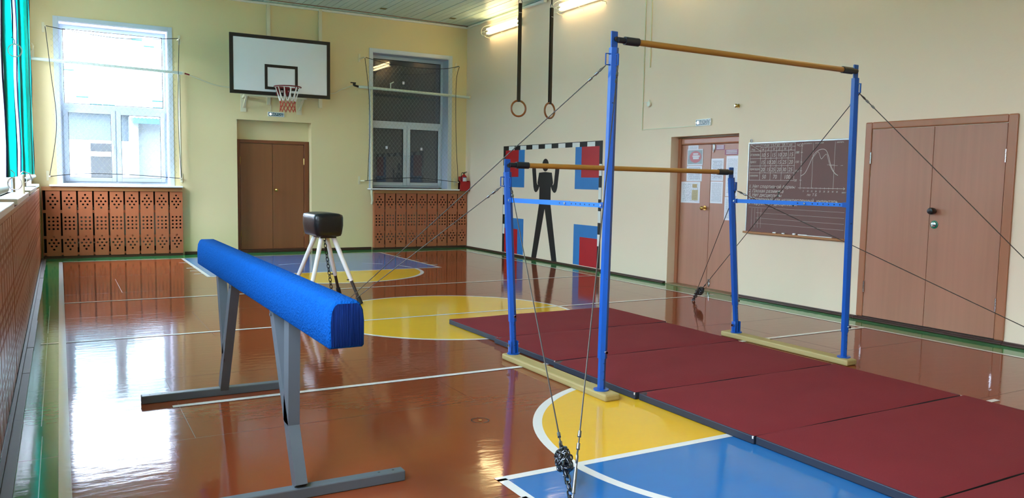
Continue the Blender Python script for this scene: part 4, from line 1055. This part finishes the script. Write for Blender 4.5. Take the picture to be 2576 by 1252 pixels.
# ================================================================== GYM MATS
pos = ['farthest', 'second farthest', 'third farthest', 'middle', 'third nearest', 'second nearest', 'nearest']
for i in range(7):
    y1_ = 7.075-1.008*i; y0_ = y1_-.998
    dx = [.03, -.005, -.03, -.01, .0, .005, .01][i]
    r = root('gym_mat', (4.25+dx, (y0_+y1_)/2, .0035), [.006, -.004, .0, .004, -.003, .002, 0][i], 'burgundy folding gym mat panel with dark sides, %s of the row' % pos[i] if i < 6 else 'burgundy gym mat panel with dark sides, nearest of the row', 'gym mat', 'gym mats laid in a row under the bars')
    w2_, h2_ = .962, .499
    m = MB(); t = bmesh.new(); bmesh.ops.create_grid(t, x_segments=24, y_segments=14, size=1)
    for v in t.verts:
        x_, y_ = v.co.x, v.co.y; e = 1-max(abs(x_), abs(y_))
        z_ = .054-(.007 if e < .001 else (.0015 if e < .09 else 0))+.0012*math.sin(x_*7+i)*math.sin(y_*5)
        v.co = Vector((x_*w2_, y_*h2_, z_))
    m._merge(t, Matrix.Identity(4)); m.build('top_cover', 'mat_burgundy', r, 40)
    m = MB(); m.b2(-w2_-.002, w2_+.002, -h2_+.001, h2_-.001, 0, .0465, .006); m.build('side_cover', 'mat_side', r)
    for sx in (-1, 1):
        m = MB(); m.b2(sx*w2_-.004, sx*w2_+.004, -h2_+.003, -h2_+.012, .030, .046, .001); m.build('corner_tab', 'velcro_white', r)
# ================================================================== OUTSIDE THE LEFT WINDOW
m = MB(); m.b2(-40, 40, 15.9, 60, -.9, -.6); struct(m.build('ground_outside', 'snow'))
m = MB(); m.b2(-40, -1.0, -20, 15.9, -.9, -.6); struct(m.build('ground_side', 'ground_dark'))
m = MB(); m.b2(-21, -20, -22, 26, -.9, 5.2); struct(m.build('low_sky_blocker', 'ground_dark'), 'unseen block added across the yard to hold back low sky light')  # unseen, added to keep low sky light off the upper right wall
hs = root('neighbouring_house', (1.0, 22, 0), 0, 'pale neighbouring house with white tiled roof outside the left window', 'house')
m = MB(); m.b2(-2.5, .55, 0, 5, 2.23, 2.95); m.build('upper_wall', 'stucco_grey', hs)
m = MB(); m.b2(-2.5, .55, -.02, 5, -.6, 2.23); m.build('lower_wall', 'stucco_white', hs)
for z0_, z1_ in ((1.96, 2.16), (1.2, 1.84)):
    m = MB(); m.b2(-.325, .30, -.06, -.022, z0_, z1_); m.build('window', 'dark_pane', hs)
m = MB(); m.b2(-.36, .33, -.09, -.022, 1.845, 1.955); m.build('window_rail', 'stucco_white', hs)
m = MB()
for rr in range(14):
    for cc in range(26):
        u, v = -2.7+cc*.28, rr*.24
        if u < -2.7+v*1.0 or u > 4.2: continue
        y_, z_ = -.15+v*.9, 2.98+v*.75
        m.mi = 1 if random.random() < .10 else 0
        m.box((u, y_, z_), (.26, .25, .03), Matrix.Rotation(.6, 3, 'X'), .008)
m.build('roof', ['roof_tile', 'teal_tile'], hs)
m = MB(); m.mi = 0; m.prism([(-2.8, -.2, 2.93), (4.4, -.2, 2.93), (4.4, 3.0, 5.6), (.4, 3.0, 5.6)], (0, .05, -.06)); m.build('roof_deck', 'roof_tile', hs)
m = MB(); m.b2(.52, .72, -.35, .1, -.6, 2.82); m.build('corner_pillar', 'stucco_pale', hs)
m = MB(); m.b2(.72, 3.2, -.05, 4.0, -.6, 2.70); m.build('annex_wall', 'stucco_pale', hs)
m = MB(); m.b2(.60, 3.3, -.45, -.40, 2.66, 2.82); m.build('fascia', 'fascia_blue', hs)
m = MB()
for k in range(34): m.cyl((.60+k*.08, -.48, 2.83), (.60+k*.08, 1.0, 3.25), .045, seg=8)
m.build('corrugated_roof', 'snow', hs)
sb = root('white_gate', (2.91, 21.2, -.6), 0, 'white panel gate outside the left window', 'gate'); m = MB(); m.b2(-.22, .20, -.03, .03, 0, 2.48); m.build('panel', 'snow', sb); m = MB(); m.b2(-.22, .2, -.04, .04, 2.48, 2.5); m.build('top_rail', 'snow', sb)
gp = root('gate_post', (3.18, 21.2, -.6), 0, 'dark gate post right of the white gate outside', 'post'); m = MB(); m.b2(-.045, .045, -.05, .05, 0, 2.48); m.build('shaft', 'brown_trunk', gp); m = MB(); m.b2(-.055, .055, -.06, .06, 2.48, 2.51); m.build('cap', 'casing_dark', gp)
# dark building standing close behind the right window
m = MB(); m.b2(4.8, 8.65, 16.9, 17.1, -.6, 4.65); m.b2(4.8, 4.95, 15.743, 16.9, -.6, 4.65); m.b2(8.0, 8.15, 15.743, 16.9, -.6, 4.65); m.b2(4.95, 8.0, 15.743, 16.9, 4.5, 4.65); m.b2(4.95, 8.0, 15.743, 16.9, -.6, -.45)
struct(m.build('wall_annex', 'annex_dark'), 'dark annex behind the right window')
